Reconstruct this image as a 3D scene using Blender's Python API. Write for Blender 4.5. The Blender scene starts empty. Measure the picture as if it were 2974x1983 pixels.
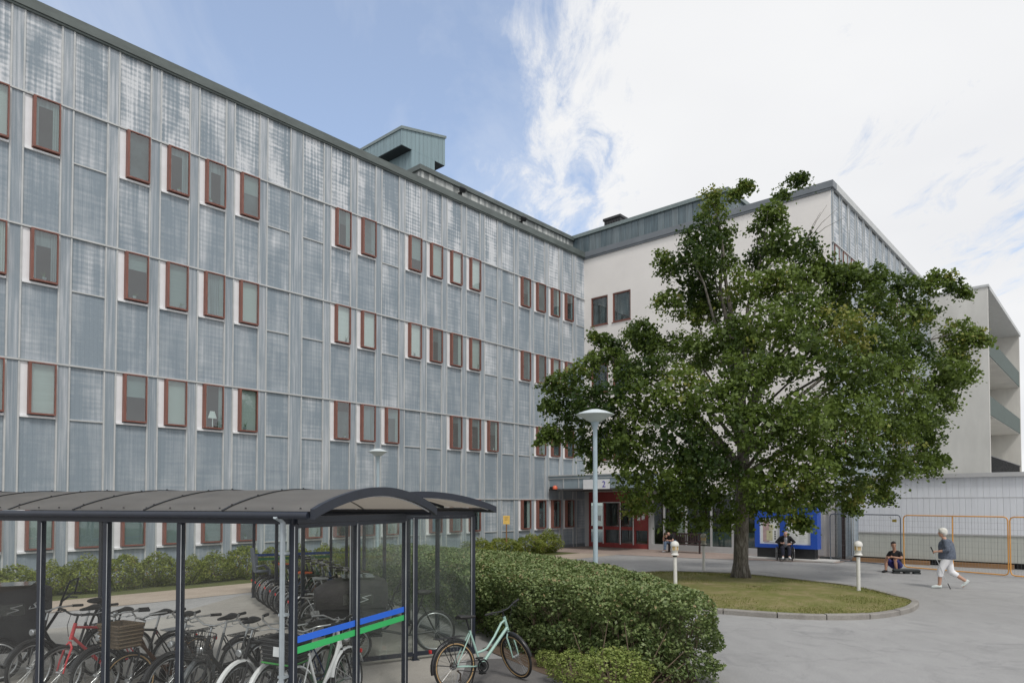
import bpy, math, random
import numpy as np
from mathutils import Vector, Matrix, Euler

R = math.radians
rnd = random.Random(7)
nrs = np.random.RandomState(11)
scene = bpy.context.scene
COL = scene.collection

# ------------------------------------------------------------------ camera model (lens-shifted, almost level)
CAM_H, FPX, PITCH, HOR = 2.44, 2016.0, 0.026, 1460.0
PY = HOR - FPX * math.tan(PITCH)


def ray(px, py):
    u, v = px - 1487.0, py - PY
    c, s = math.cos(PITCH), math.sin(PITCH)
    return Vector((u, FPX * c + v * s, FPX * s - v * c))


def gp(px, py, z=0.0):
    d = ray(px, py)
    k = (z - CAM_H) / d.z
    return Vector((d.x * k, d.y * k, z))


def at_depth(px, py, Y):
    d = ray(px, py)
    k = Y / d.y
    return Vector((d.x * k, Y, CAM_H + d.z * k))


A1 = R(41.65)
D1 = Vector((math.sin(A1), math.cos(A1), 0))      # along the grey facade, away from the camera
D2 = Vector((math.cos(A1), -math.sin(A1), 0))     # along the white facade, to the right
CORNER = Vector((4.12, 39.36, 0))
# ------------------------------------------------------------------ materials


def node(nt, t, **kw):
    n = nt.nodes.new(t)
    for k, v in kw.items():
        if k in n.inputs:
            n.inputs[k].default_value = v
        else:
            setattr(n, k, v)
    return n


MATS = {}


def new_mat(name):
    m = bpy.data.materials.new(name)
    m.use_nodes = True
    nt = m.node_tree
    b = nt.nodes['Principled BSDF']
    MATS[name] = m
    return m, nt, b


def c4(c):
    return (c[0], c[1], c[2], 1.0)


def ramp(nt, fac, stops):
    r = nt.nodes.new('ShaderNodeValToRGB')
    e = r.color_ramp.elements
    while len(e) < len(stops):
        e.new(0.5)
    for k, (p, c) in enumerate(stops):
        e[k].position = p
        e[k].color = c4(c) if not isinstance(c, (int, float)) else (c, c, c, 1)
    nt.links.new(fac, r.inputs['Fac'])
    return r.outputs['Color']


def mixc(nt, fac, a, b, mode='MIX'):
    n = nt.nodes.new('ShaderNodeMix')
    n.data_type = 'RGBA'
    n.blend_type = mode
    for sock, v in (('Factor', fac), ('A', a), ('B', b)):
        s = [i for i in n.inputs if i.name == sock and (i.type == ('VALUE' if sock == 'Factor' else 'RGBA'))][0]
        if hasattr(v, 'is_linked'):
            nt.links.new(v, s)
        else:
            s.default_value = c4(v) if sock != 'Factor' else v
    return [o for o in n.outputs if o.type == 'RGBA'][0]


def math_n(nt, op, a, b=None, clamp=False):
    n = nt.nodes.new('ShaderNodeMath')
    n.operation = op
    n.use_clamp = clamp
    for i, v in enumerate((a, b)):
        if v is None:
            continue
        if hasattr(v, 'is_linked'):
            nt.links.new(v, n.inputs[i])
        else:
            n.inputs[i].default_value = v
    return n.outputs[0]


def noise(nt, vec, scale, detail=4, rough=0.6, stretch=None, dist=0.0):
    if stretch is not None:
        mp = node(nt, 'ShaderNodeMapping')
        mp.inputs['Scale'].default_value = stretch
        nt.links.new(vec, mp.inputs['Vector'])
        vec = mp.outputs['Vector']
    n = node(nt, 'ShaderNodeTexNoise', Scale=scale, Detail=detail, Roughness=rough, Distortion=dist)
    nt.links.new(vec, n.inputs['Vector'])
    return n.outputs['Fac']


def objco(nt):
    return nt.nodes.new('ShaderNodeTexCoord').outputs['Object']


def mat(name, col, rough=0.6, metal=0.0, var=0.15, scale=6.0, bump=0.0, bscale=40.0, spec=0.5, stretch=None, hue=None):
    """A procedural material: base colour with mottled variation of its own pigment and a fine bump."""
    if name in MATS:
        return MATS[name]
    m, nt, b = new_mat(name)
    co = objco(nt)
    f = noise(nt, co, scale, 5, 0.65, stretch)
    lo = [c * (1 - var) for c in col]
    hi = [min(1, c * (1 + var)) for c in (hue or col)]
    nt.links.new(ramp(nt, f, [(0.3, lo), (0.7, hi)]), b.inputs['Base Color'])
    b.inputs['Roughness'].default_value = rough
    b.inputs['Metallic'].default_value = metal
    b.inputs['Specular IOR Level'].default_value = spec
    if bump:
        bn = node(nt, 'ShaderNodeBump', Strength=bump, Distance=0.02)
        nt.links.new(noise(nt, co, bscale, 4, 0.6), bn.inputs['Height'])
        nt.links.new(bn.outputs['Normal'], b.inputs['Normal'])
    return m


def glass_mat(name, tint, refl=1.5, rough=0.02, dirt=0.0, dirtcol=(0.5, 0.5, 0.48)):
    m, nt, b = new_mat(name)
    nt.nodes.remove(b)
    out = nt.nodes['Material Output']
    tr = node(nt, 'ShaderNodeBsdfTransparent', Color=c4(tint))
    gl = node(nt, 'ShaderNodeBsdfGlossy', Roughness=rough, Color=(1, 1, 1, 1))
    wb = node(nt, 'ShaderNodeBump', Strength=0.25, Distance=0.02)
    nt.links.new(noise(nt, objco(nt), 0.9, 2, 0.5), wb.inputs['Height'])
    nt.links.new(wb.outputs['Normal'], gl.inputs['Normal'])
    fr = node(nt, 'ShaderNodeFresnel', IOR=refl)
    mx = nt.nodes.new('ShaderNodeMixShader')
    gm = nt.nodes.new('ShaderNodeNewGeometry')
    # no reflection from inside the pane: the back faces only let light through
    nt.links.new(math_n(nt, 'MULTIPLY', fr.outputs[0], math_n(nt, 'SUBTRACT', 1.0, gm.outputs['Backfacing'])), mx.inputs[0])
    nt.links.new(tr.outputs[0], mx.inputs[1])
    nt.links.new(gl.outputs[0], mx.inputs[2])
    res = mx.outputs[0]
    if dirt:
        df = node(nt, 'ShaderNodeBsdfDiffuse', Color=c4(dirtcol))
        f = noise(nt, objco(nt), 1.6, 5, 0.65, (1, 1, 0.6))
        ff = math_n(nt, 'MULTIPLY', ramp(nt, f, [(0.35, 0.25), (0.8, 1.0)]), dirt)
        m2 = nt.nodes.new('ShaderNodeMixShader')
        nt.links.new(ff, m2.inputs[0])
        nt.links.new(res, m2.inputs[1])
        nt.links.new(df.outputs[0], m2.inputs[2])
        res = m2.outputs[0]
    nt.links.new(res, out.inputs['Surface'])
    return m


def leaf_mat(name, dark, light, extra, trans=0.25, rough=0.5):
    """Leaves: every leaf carries its own tint (attribute) between two greens, a few turned brownish."""
    m, nt, b = new_mat(name)
    out = nt.nodes['Material Output']
    a = nt.nodes.new('ShaderNodeAttribute')
    a.attribute_name = 'tint'
    colr = ramp(nt, a.outputs['Fac'], [(0.0, dark), (0.75, light), (0.93, light), (1.0, extra)])
    nt.links.new(colr, b.inputs['Base Color'])
    b.inputs['Roughness'].default_value = rough
    b.inputs['Specular IOR Level'].default_value = 0.35
    tl = nt.nodes.new('ShaderNodeBsdfTranslucent')
    nt.links.new(mixc(nt, 0.5, colr, (0.16, 0.24, 0.03)), tl.inputs['Color'])
    mx = nt.nodes.new('ShaderNodeMixShader')
    mx.inputs[0].default_value = trans
    nt.links.new(b.outputs[0], mx.inputs[1])
    nt.links.new(tl.outputs[0], mx.inputs[2])
    nt.links.new(mx.outputs[0], out.inputs['Surface'])
    return m


def cladding_mat(name, base, chalk, streak_only=False):
    """Blue-grey fibre cement boards bleached in a hatch of vertical runs and horizontal bands."""
    m, nt, b = new_mat(name)
    co = objco(nt)
    at = nt.nodes.new('ShaderNodeAttribute')
    at.attribute_name = 'wear'
    wear = at.outputs['Fac']
    sd = nt.nodes.new('ShaderNodeAttribute')
    sd.attribute_name = 'seed'
    off = nt.nodes.new('ShaderNodeCombineXYZ')
    nt.links.new(math_n(nt, 'MULTIPLY', sd.outputs['Fac'], 37.0), off.inputs['Y'])
    ad = nt.nodes.new('ShaderNodeVectorMath')
    nt.links.new(co, ad.inputs[0])
    nt.links.new(off.outputs[0], ad.inputs[1])
    v = ad.outputs[0]
    patch = noise(nt, v, 1.0, 3, 0.55, (1.5, 1, 0.42), 0.5)
    runs = noise(nt, v, 1.0, 4, 0.7, (15, 1, 0.35))
    bands = noise(nt, v, 1.0, 3, 0.6, (0.7, 1, 7.5), 0.5)
    if streak_only:
        k = math_n(nt, 'ADD', math_n(nt, 'MULTIPLY', math_n(nt, 'SUBTRACT', runs, 0.5), 2.2), math_n(nt, 'MULTIPLY', math_n(nt, 'SUBTRACT', patch, 0.5), 1.2))
        k = math_n(nt, 'ADD', k, math_n(nt, 'ADD', math_n(nt, 'MULTIPLY', wear, 0.16), 0.50))
        fac = ramp(nt, k, [(0.30, 0.05), (0.6, 0.30), (1.0, 0.95)])
    else:
        sx = nt.nodes.new('ShaderNodeSeparateXYZ')
        nt.links.new(v, sx.inputs[0])
        gx = math_n(nt, 'SINE', math_n(nt, 'ADD', math_n(nt, 'MULTIPLY', sx.outputs['X'], 45.0), math_n(nt, 'MULTIPLY', patch, 6.0)))
        gz = math_n(nt, 'SINE', math_n(nt, 'ADD', math_n(nt, 'MULTIPLY', sx.outputs['Z'], 41.0), math_n(nt, 'MULTIPLY', runs, 5.0)))
        hatch = math_n(nt, 'ADD', math_n(nt, 'MULTIPLY', gx, 0.09), math_n(nt, 'MULTIPLY', gz, 0.11))
        k = math_n(nt, 'MULTIPLY', math_n(nt, 'SUBTRACT', patch, 0.5), 2.2)
        k = math_n(nt, 'ADD', k, math_n(nt, 'MULTIPLY', math_n(nt, 'SUBTRACT', runs, 0.5), 1.5))
        k = math_n(nt, 'ADD', k, math_n(nt, 'MULTIPLY', math_n(nt, 'SUBTRACT', bands, 0.5), 1.0))
        k = math_n(nt, 'MULTIPLY', k, math_n(nt, 'ADD', math_n(nt, 'MULTIPLY', wear, 0.62), 0.38))
        k = math_n(nt, 'ADD', k, math_n(nt, 'MULTIPLY', hatch, math_n(nt, 'ADD', wear, 0.06)))
        k = math_n(nt, 'ADD', k, math_n(nt, 'ADD', math_n(nt, 'MULTIPLY', wear, 0.28), 0.40))
        fac = ramp(nt, k, [(0.32, 0.0), (0.60, 0.26), (1.0, 1.0)])
    colr = mixc(nt, fac, base, chalk)
    fine = noise(nt, v, 60.0, 3, 0.6)
    colr = mixc(nt, 0.35, colr, ramp(nt, fine, [(0.3, 0.35), (0.7, 0.62)]), 'OVERLAY')
    # narrow board joints every 115 mm
    s2 = nt.nodes.new('ShaderNodeSeparateXYZ')
    nt.links.new(co, s2.inputs[0])
    fr = math_n(nt, 'FRACT', math_n(nt, 'DIVIDE', math_n(nt, 'ADD', s2.outputs['X'], s2.outputs['Y']), 0.1154))
    colr = mixc(nt, ramp(nt, fr, [(0.0, 0.34), (0.09, 0.0), (0.91, 0.0), (1.0, 0.34)]), colr, [c * .62 for c in base])
    nt.links.new(colr, b.inputs['Base Color'])
    b.inputs['Roughness'].default_value = 0.6
    b.inputs['Specular IOR Level'].default_value = 0.35
    bn = node(nt, 'ShaderNodeBump', Strength=0.12, Distance=0.01)
    nt.links.new(runs, bn.inputs['Height'])
    nt.links.new(bn.outputs['Normal'], b.inputs['Normal'])
    return m


def ribbed_mat(name, col, pitch, rough=0.45, depth=0.35, var=0.12, metal=0.0, streak=0.0):
    """Profiled sheet metal: ribs run vertically along object X."""
    m, nt, b = new_mat(name)
    co = objco(nt)
    sx = nt.nodes.new('ShaderNodeSeparateXYZ')
    nt.links.new(co, sx.inputs[0])
    xy = math_n(nt, 'ADD', sx.outputs['X'], sx.outputs['Y'])
    fr = math_n(nt, 'FRACT', math_n(nt, 'DIVIDE', xy, pitch))
    seam = ramp(nt, fr, [(0.0, 0.0), (0.07, 1.0), (0.93, 1.0), (1.0, 0.0)])
    f = noise(nt, co, 1.0, 4, 0.6, (6, 6, 0.5))
    colr = ramp(nt, f, [(0.3, [c * (1 - var) for c in col]), (0.7, [min(1, c * (1 + var)) for c in col])])
    if streak:
        cell = math_n(nt, 'FLOOR', math_n(nt, 'DIVIDE', xy, pitch))
        wn = nt.nodes.new('ShaderNodeTexWhiteNoise')
        wn.noise_dimensions = '1D'
        nt.links.new(cell, wn.inputs['W'])
        colr = mixc(nt, math_n(nt, 'MULTIPLY', ramp(nt, wn.outputs['Value'], [(0.3, 0.0), (0.9, 1.0)]), streak), colr, (0.62, 0.64, 0.62))
    nt.links.new(colr, b.inputs['Base Color'])
    b.inputs['Roughness'].default_value = rough
    b.inputs['Metallic'].default_value = metal
    bn = node(nt, 'ShaderNodeBump', Strength=depth, Distance=0.03)
    nt.links.new(seam, bn.inputs['Height'])
    nt.links.new(bn.outputs['Normal'], b.inputs['Normal'])
    return m


def ground_mat(name, dark, light, speck=0.12, big=0.35, rough=0.9, extra=None, cracks=False):
    m, nt, b = new_mat(name)
    co = objco(nt)
    f1 = noise(nt, co, big, 5, 0.6)
    f2 = noise(nt, co, 55.0, 3, 0.7)
    f3 = noise(nt, co, 2.3, 5, 0.7, (1, 0.5, 1), 0.8)
    colr = ramp(nt, f1, [(0.3, dark), (0.7, light)])
    colr = mixc(nt, 0.32, colr, ramp(nt, f3, [(0.3, 0.38), (0.7, 0.6)]), 'OVERLAY')
    colr = mixc(nt, 0.6, colr, ramp(nt, f2, [(0.3, 0.5 - speck), (0.7, 0.5 + speck)]), 'OVERLAY')
    if extra:
        f4 = noise(nt, co, extra[1], 6, 0.75, None, 1.5)
        colr = mixc(nt, ramp(nt, f4, [(extra[2], 0.0), (extra[3], 0.8)]), colr, extra[0])
    if cracks:
        vo = node(nt, 'ShaderNodeTexVoronoi', Scale=0.33)
        vo.feature = 'DISTANCE_TO_EDGE'
        wv = nt.nodes.new('ShaderNodeVectorMath')
        nd = nt.nodes.new('ShaderNodeTexNoise')
        nd.inputs['Scale'].default_value = 1.3
        nd.inputs['Detail'].default_value = 6
        nt.links.new(co, nd.inputs['Vector'])
        sc_ = nt.nodes.new('ShaderNodeVectorMath')
        sc_.operation = 'SCALE'
        sc_.inputs['Scale'].default_value = 0.9
        nt.links.new(nd.outputs['Color'], sc_.inputs[0])
        nt.links.new(co, wv.inputs[0])
        nt.links.new(sc_.outputs[0], wv.inputs[1])
        nt.links.new(wv.outputs[0], vo.inputs['Vector'])
        br_ = ramp(nt, noise(nt, co, 0.25, 3, 0.6), [(0.45, 0.0), (0.6, 1.0)])
        ck = math_n(nt, 'MULTIPLY', ramp(nt, vo.outputs['Distance'], [(0.0, 1.0), (0.012, 0.0)]), math_n(nt, 'MULTIPLY', br_, 0.22))
        colr = mixc(nt, ck, colr, (0.10, 0.10, 0.10))
        sp = ramp(nt, noise(nt, co, 9.0, 2, 0.5), [(0.70, 0.0), (0.76, 0.5)])
        colr = mixc(nt, sp, colr, (0.17, 0.165, 0.16))
        ag = ramp(nt, noise(nt, co, 130.0, 2, 0.5), [(0.35, 0.3), (0.65, 0.7)])
        colr = mixc(nt, 0.55, colr, ag, 'OVERLAY')
    nt.links.new(colr, b.inputs['Base Color'])
    b.inputs['Roughness'].default_value = rough
    b.inputs['Specular IOR Level'].default_value = 0.25
    bn = node(nt, 'ShaderNodeBump', Strength=0.35, Distance=0.006)
    nt.links.new(f2, bn.inputs['Height'])
    nt.links.new(bn.outputs['Normal'], b.inputs['Normal'])
    return m


# ------------------------------------------------------------------ mesh building


class MB:
    def __init__(self):
        self.v, self.f, self.m = [], [], []
        self.attr = {}

    def quad(self, *p, mi=0, **attr):
        i = len(self.v)
        self.v += [tuple(q) for q in p]
        self.f.append(tuple(range(i, i + len(p))))
        self._at(mi, attr, 1)

    def _at(self, mi, attr, n):
        self.m += [mi] * n
        for k in set(self.attr) | set(attr):
            l = self.attr.setdefault(k, [0.0] * (len(self.f) - n))
            l += [attr.get(k, 0.0)] * n

    def box(self, x0, x1, y0, y1, z0, z1, mi=0, M=None, bev=0.0, **attr):
        i = len(self.v)
        if bev > 0:
            self._bevbox(x0, x1, y0, y1, z0, z1, bev, mi, M, attr)
            return
        P = [(x0, y0, z0), (x1, y0, z0), (x1, y1, z0), (x0, y1, z0), (x0, y0, z1), (x1, y0, z1), (x1, y1, z1), (x0, y1, z1)]
        if M:
            P = [tuple(M @ Vector(p)) for p in P]
        self.v += P
        self.f += [tuple(i + k for k in q) for q in ((0, 3, 2, 1), (4, 5, 6, 7), (0, 1, 5, 4), (1, 2, 6, 5), (2, 3, 7, 6), (3, 0, 4, 7))]
        self._at(mi, attr, 6)

    def _bevbox(self, x0, x1, y0, y1, z0, z1, b, mi, M, attr):
        b = min(b, (x1 - x0) * .45, (y1 - y0) * .45, (z1 - z0) * .45)
        # octagonal prism with chamfered top and bottom
        def ring(d, z):
            X0, X1, Y0, Y1 = x0 + d, x1 - d, y0 + d, y1 - d
            return [(X0 + b, Y0, z), (X1 - b, Y0, z), (X1, Y0 + b, z), (X1, Y1 - b, z), (X1 - b, Y1, z), (X0 + b, Y1, z), (X0, Y1 - b, z), (X0, Y0 + b, z)]
        self.loft([ring(b * .9, z0), ring(0, z0 + b), ring(0, z1 - b), ring(b * .9, z1)], mi=mi, M=M, **attr)

    def loft(self, rings, closed=True, caps=True, mi=0, M=None, **attr):
        i0 = len(self.v)
        n = len(rings[0])
        for r in rings:
            self.v += [tuple(M @ Vector(p)) if M else tuple(p) for p in r]
        nf = 0
        for a in range(len(rings) - 1):
            for k in range(n if closed else n - 1):
                k2 = (k + 1) % n
                self.f.append((i0 + a * n + k, i0 + a * n + k2, i0 + (a + 1) * n + k2, i0 + (a + 1) * n + k))
                nf += 1
        if caps:
            self.f.append(tuple(i0 + k for k in reversed(range(n))))
            self.f.append(tuple(i0 + (len(rings) - 1) * n + k for k in range(n)))
            nf += 2
        self._at(mi, attr, nf)

    def tube(self, pts, rad, n=8, mi=0, caps=True, M=None, **attr):
        pts = [Vector(p) for p in pts]
        rs = rad if isinstance(rad, (list, tuple)) else [rad] * len(pts)
        rings = []
        prev = None
        for k, p in enumerate(pts):
            d = (pts[min(k + 1, len(pts) - 1)] - pts[max(k - 1, 0)])
            d = d.normalized() if d.length > 1e-9 else Vector((0, 0, 1))
            if prev is None:
                ref = Vector((0, 0, 1)) if abs(d.z) < 0.9 else Vector((1, 0, 0))
                s = d.cross(ref).normalized()
            else:
                s = (prev - d * prev.dot(d)).normalized()
            prev = s
            t = d.cross(s)
            rings.append([p + (s * math.cos(2 * math.pi * q / n) + t * math.sin(2 * math.pi * q / n)) * rs[k] for q in range(n)])
        self.loft(rings, caps=caps, mi=mi, M=M, **attr)

    def lathe(self, prof, n=20, o=(0, 0, 0), mi=0, caps=True, M=None, **attr):
        o = Vector(o)
        rings = [[o + Vector((r * math.cos(2 * math.pi * q / n), r * math.sin(2 * math.pi * q / n), z)) for q in range(n)] for r, z in prof]
        self.loft(rings, caps=caps, mi=mi, M=M, **attr)

    def torus(self, c, R0, r, axis='y', n=36, k=6, mi=0, a0=0.0, a1=2 * math.pi, M=None, ry=None):
        c = Vector(c)
        full = abs(a1 - a0 - 2 * math.pi) < 1e-6
        rings = []
        for i in range(n if full else n + 1):
            a = a0 + (a1 - a0) * i / n
            d = {'y': Vector((math.cos(a), 0, math.sin(a))), 'z': Vector((math.cos(a), math.sin(a), 0)), 'x': Vector((0, math.cos(a), math.sin(a)))}[axis]
            up = {'y': Vector((0, 1, 0)), 'z': Vector((0, 0, 1)), 'x': Vector((1, 0, 0))}[axis]
            rings.append([c + d * (R0 + r * math.cos(2 * math.pi * q / k)) + up * ((ry or r) * math.sin(2 * math.pi * q / k)) for q in range(k)])
        if full:
            rings.append(rings[0])
        self.loft(rings, caps=not full, mi=mi, M=M)

    def ball(self, c, r, n=12, k=8, mi=0, M=None):
        rx, ry, rz = r if isinstance(r, (tuple, list)) else (r, r, r)
        rings = []
        for j in range(k + 1):
            a = -math.pi / 2 + math.pi * j / k
            w = max(math.cos(a), 0.02)
            rings.append([Vector(c) + Vector((rx * w * math.cos(2 * math.pi * q / n), ry * w * math.sin(2 * math.pi * q / n), rz * math.sin(a))) for q in range(n)])
        self.loft(rings, mi=mi, M=M)

    def mesh(self, name, mats, smooth=False):
        me = bpy.data.meshes.new(name)
        me.from_pydata(self.v, [], self.f)
        for x in (mats if isinstance(mats, (list, tuple)) else [mats]):
            me.materials.append(x)
        if any(self.m):
            me.polygons.foreach_set('material_index', self.m)
        for k, l in self.attr.items():
            at = me.attributes.new(k, 'FLOAT', 'FACE')
            at.data.foreach_set('value', l)
        if smooth:
            me.polygons.foreach_set('use_smooth', [True] * len(me.polygons))
            if smooth != 'all':
                try:
                    me.set_sharp_from_angle(angle=R(smooth if isinstance(smooth, (int, float)) and smooth > 1 else 40))
                except Exception:
                    pass
        me.update()
        return me

    def build(self, name, mats, parent=None, smooth=False, **props):
        return link(name, self.mesh(name, mats, smooth), parent, **props)


def link(name, data, parent=None, **props):
    o = bpy.data.objects.new(name, data)
    COL.objects.link(o)
    if parent:
        o.parent = parent
    for k, v in props.items():
        o[k] = v
    return o


def thing(name, label, cat, loc=(0, 0, 0), rotz=0.0, group=None, lean=0.0):
    o = bpy.data.objects.new(name, None)
    o.empty_display_size = 0.2
    COL.objects.link(o)
    o.location = loc
    o.rotation_euler = (lean, 0, rotz)
    o['label'] = label
    o['category'] = cat
    if group:
        o['group'] = group
    return o


def copy_thing(src, label, loc, rotz=0.0, scale=1.0):
    def cp(o, par):
        c = o.copy()
        COL.objects.link(c)
        if par:
            c.parent = par
        for ch in o.children:
            cp(ch, c)
        return c
    r = cp(src, None)
    r['label'] = label
    r.location = loc
    r.rotation_euler = (0, 0, rotz)
    r.scale = (scale,) * 3 if isinstance(scale, (int, float)) else scale
    return r


def struct(name, mb, mats, smooth=False):
    return mb.build(name, mats, None, smooth, kind='structure')


def angz(v):
    return math.atan2(v[1], v[0])


def arr_mesh(name, V, F, mats, tint=None, smooth=False):
    """mesh from numpy arrays (quads) with a per-face tint"""
    me = bpy.data.meshes.new(name)
    nv, nf = len(V), len(F)
    k = F.shape[1]
    me.vertices.add(nv)
    me.vertices.foreach_set('co', V.astype(np.float32).ravel())
    me.loops.add(nf * k)
    me.loops.foreach_set('vertex_index', F.astype(np.int32).ravel())
    me.polygons.add(nf)
    me.polygons.foreach_set('loop_start', np.arange(0, nf * k, k, dtype=np.int32))
    try:
        me.polygons.foreach_set('loop_total', np.full(nf, k, dtype=np.int32))
    except Exception:
        pass
    for x in (mats if isinstance(mats, (list, tuple)) else [mats]):
        me.materials.append(x)
    if tint is not None:
        at = me.attributes.new('tint', 'FLOAT', 'FACE')
        at.data.foreach_set('value', tint.astype(np.float32))
    me.update(calc_edges=True)
    me.validate()
    return me


def leaves(P, size, tint, rs, up=0.3, out=None, outw=0.0, droop=0.0, asp=0.62):
    """one folded diamond leaf per point"""
    n = len(P)
    nor = rs.normal(size=(n, 3))
    nor /= np.linalg.norm(nor, axis=1)[:, None]
    nor[:, 2] += up
    if out is not None:
        nor += out * outw
    nor /= np.linalg.norm(nor, axis=1)[:, None] + 1e-9
    t = rs.normal(size=(n, 3))
    t[:, 2] -= droop
    t -= nor * (t * nor).sum(1)[:, None]
    t /= np.linalg.norm(t, axis=1)[:, None] + 1e-9
    s = np.cross(nor, t)
    L = (size * rs.uniform(0.65, 1.3, n))[:, None]
    fold = rs.uniform(-0.12, 0.2, n)[:, None]
    a = P - t * L * 0.5
    b = P + s * L * asp * 0.5 + nor * L * fold + t * L * 0.05
    c = P + t * L * 0.5
    d = P - s * L * asp * 0.5 + nor * L * fold + t * L * 0.05
    V = np.stack([a, b, c, d], 1).reshape(-1, 3)
    F = np.arange(n * 4).reshape(n, 4)
    # two triangles so the fold shows
    F3 = np.concatenate([F[:, [0, 1, 2]], F[:, [0, 2, 3]]])
    T = np.concatenate([tint, tint])
    return V, F3, T


# ------------------------------------------------------------------ palette
M_CLAD = cladding_mat('weathered_cladding', (0.238, 0.288, 0.332), (0.64, 0.66, 0.685))
M_CLADN = cladding_mat('weathered_strip', (0.245, 0.293, 0.335), (0.52, 0.545, 0.575), True)
M_BATTEN = mat('pale_batten', (0.49, 0.505, 0.505), 0.5, 0, 0.10, 3)
M_WHITE = mat('white_paint', (0.80, 0.81, 0.83), 0.5, 0, 0.05, 3)
M_BROWN = mat('rust_brown_frame', (0.205, 0.083, 0.062), 0.5, 0, 0.2, 5, stretch=(3, 3, 0.6))
M_FASCIA = mat('roof_edge_metal', (0.105, 0.125, 0.12), 0.5, 0.0, 0.25, 1.2, stretch=(1, 1, 3))
M_FASCIA2 = mat('grey_roof_edge', (0.17, 0.19, 0.21), 0.5, 0.0, 0.15, 1.0)
M_PENT = ribbed_mat('penthouse_sheet', (0.24, 0.26, 0.26), 0.16, 0.5, 0.6, 0.25, 0, 0.8)
M_PENTR = ribbed_mat('dark_standing_seam', (0.105, 0.145, 0.165), 0.42, 0.4, 0.8, 0.3, 0.1, 0.12)
M_TEAL = ribbed_mat('teal_sheet', (0.225, 0.315, 0.345), 0.26, 0.45, 0.8, 0.12)
M_TEALTRIM = mat('teal_trim', (0.19, 0.235, 0.235), 0.45)
M_ROOF = mat('roof_felt', (0.12, 0.125, 0.12), 0.9, 0, 0.2, 2)
M_RENDER = mat('white_render', (0.82, 0.79, 0.76), 0.85, 0, 0.035, 0.6, 0.1, 90)
M_PLANTL = mat('pot_plant_green', (0.05, 0.11, 0.03), 0.6)
M_PANE = glass_mat('window_glass', (0.87, 0.905, 0.90), 2.2)
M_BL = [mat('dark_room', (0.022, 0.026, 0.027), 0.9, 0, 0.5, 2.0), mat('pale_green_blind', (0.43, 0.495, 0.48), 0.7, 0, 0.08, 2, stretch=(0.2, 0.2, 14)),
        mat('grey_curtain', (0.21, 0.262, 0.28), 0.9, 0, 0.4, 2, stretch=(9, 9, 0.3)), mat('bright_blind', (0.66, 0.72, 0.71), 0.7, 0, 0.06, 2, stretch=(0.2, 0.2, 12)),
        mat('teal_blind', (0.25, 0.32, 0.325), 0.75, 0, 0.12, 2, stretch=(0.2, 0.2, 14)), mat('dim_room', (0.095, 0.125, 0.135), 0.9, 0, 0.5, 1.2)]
M_NAVY = mat('navy_steel', (0.022, 0.027, 0.040), 0.4, 0.0, 0.15, 6)
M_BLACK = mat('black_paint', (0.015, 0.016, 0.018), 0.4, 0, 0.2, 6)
M_RUBBER = mat('tyre_rubber', (0.022, 0.022, 0.023), 0.8, 0, 0.2, 20)
M_ALU = mat('aluminium', (0.55, 0.57, 0.58), 0.35, 0.55, 0.1, 6)
M_SILVER = mat('galvanised_pipe', (0.40, 0.45, 0.48), 0.45, 0.3, 0.12, 5)
M_CHROME = mat('chrome', (0.48, 0.49, 0.50), 0.28, 0.9, 0.05, 5)
M_SHGLASS = glass_mat('shelter_glass', (0.985, 0.993, 0.988), 1.33, 0.03, 0.035)
M_SHGLASS2 = glass_mat('shelter_side_glass', (0.95, 0.972, 0.962), 1.40, 0.03, 0.07, (0.40, 0.45, 0.42))
M_LAMP = mat('lamp_enamel', (0.60, 0.66, 0.68), 0.4, 0, 0.06, 4)
M_LAMPPOLE = mat('lamp_pole_paint', (0.37, 0.46, 0.51), 0.45, 0, 0.08, 3)

# ------------------------------------------------------------------ sky and sun
SUN = Vector((0.26, -0.66, 0.95)).normalized()
w = bpy.data.worlds.new('World')
scene.world = w
w.use_nodes = True
nt = w.node_tree
bg = nt.nodes['Background']
sky = nt.nodes.new('ShaderNodeTexSky')
sky.sky_type = 'NISHITA'
sky.sun_disc = False
sky.sun_elevation = math.asin(SUN.z)
sky.sun_rotation = math.atan2(SUN.x, SUN.y)
sky.air_density = 1.0
sky.dust_density = 1.2
tc = nt.nodes.new('ShaderNodeTexCoord')
sx = nt.nodes.new('ShaderNodeSeparateXYZ')
nt.links.new(tc.outputs['Generated'], sx.inputs[0])
az = math_n(nt, 'ARCTAN2', sx.outputs['X'], sx.outputs['Y'])
# project the direction on a flat cloud deck so that clouds shrink towards the horizon
den = math_n(nt, 'MAXIMUM', math_n(nt, 'ADD', sx.outputs['Z'], 0.12), 0.02)
cb = nt.nodes.new('ShaderNodeCombineXYZ')
nt.links.new(math_n(nt, 'DIVIDE', sx.outputs['X'], den), cb.inputs['X'])
nt.links.new(math_n(nt, 'DIVIDE', sx.outputs['Y'], den), cb.inputs['Y'])
deck = cb.outputs[0]
n1 = noise(nt, deck, 1.15, 9, 0.62, (1.3, 0.8, 1), 0.35)
n2 = noise(nt, deck, 6.5, 9, 0.68, (1.3, 0.6, 1), 0.5)
n3 = noise(nt, deck, 0.9, 4, 0.5)
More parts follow.
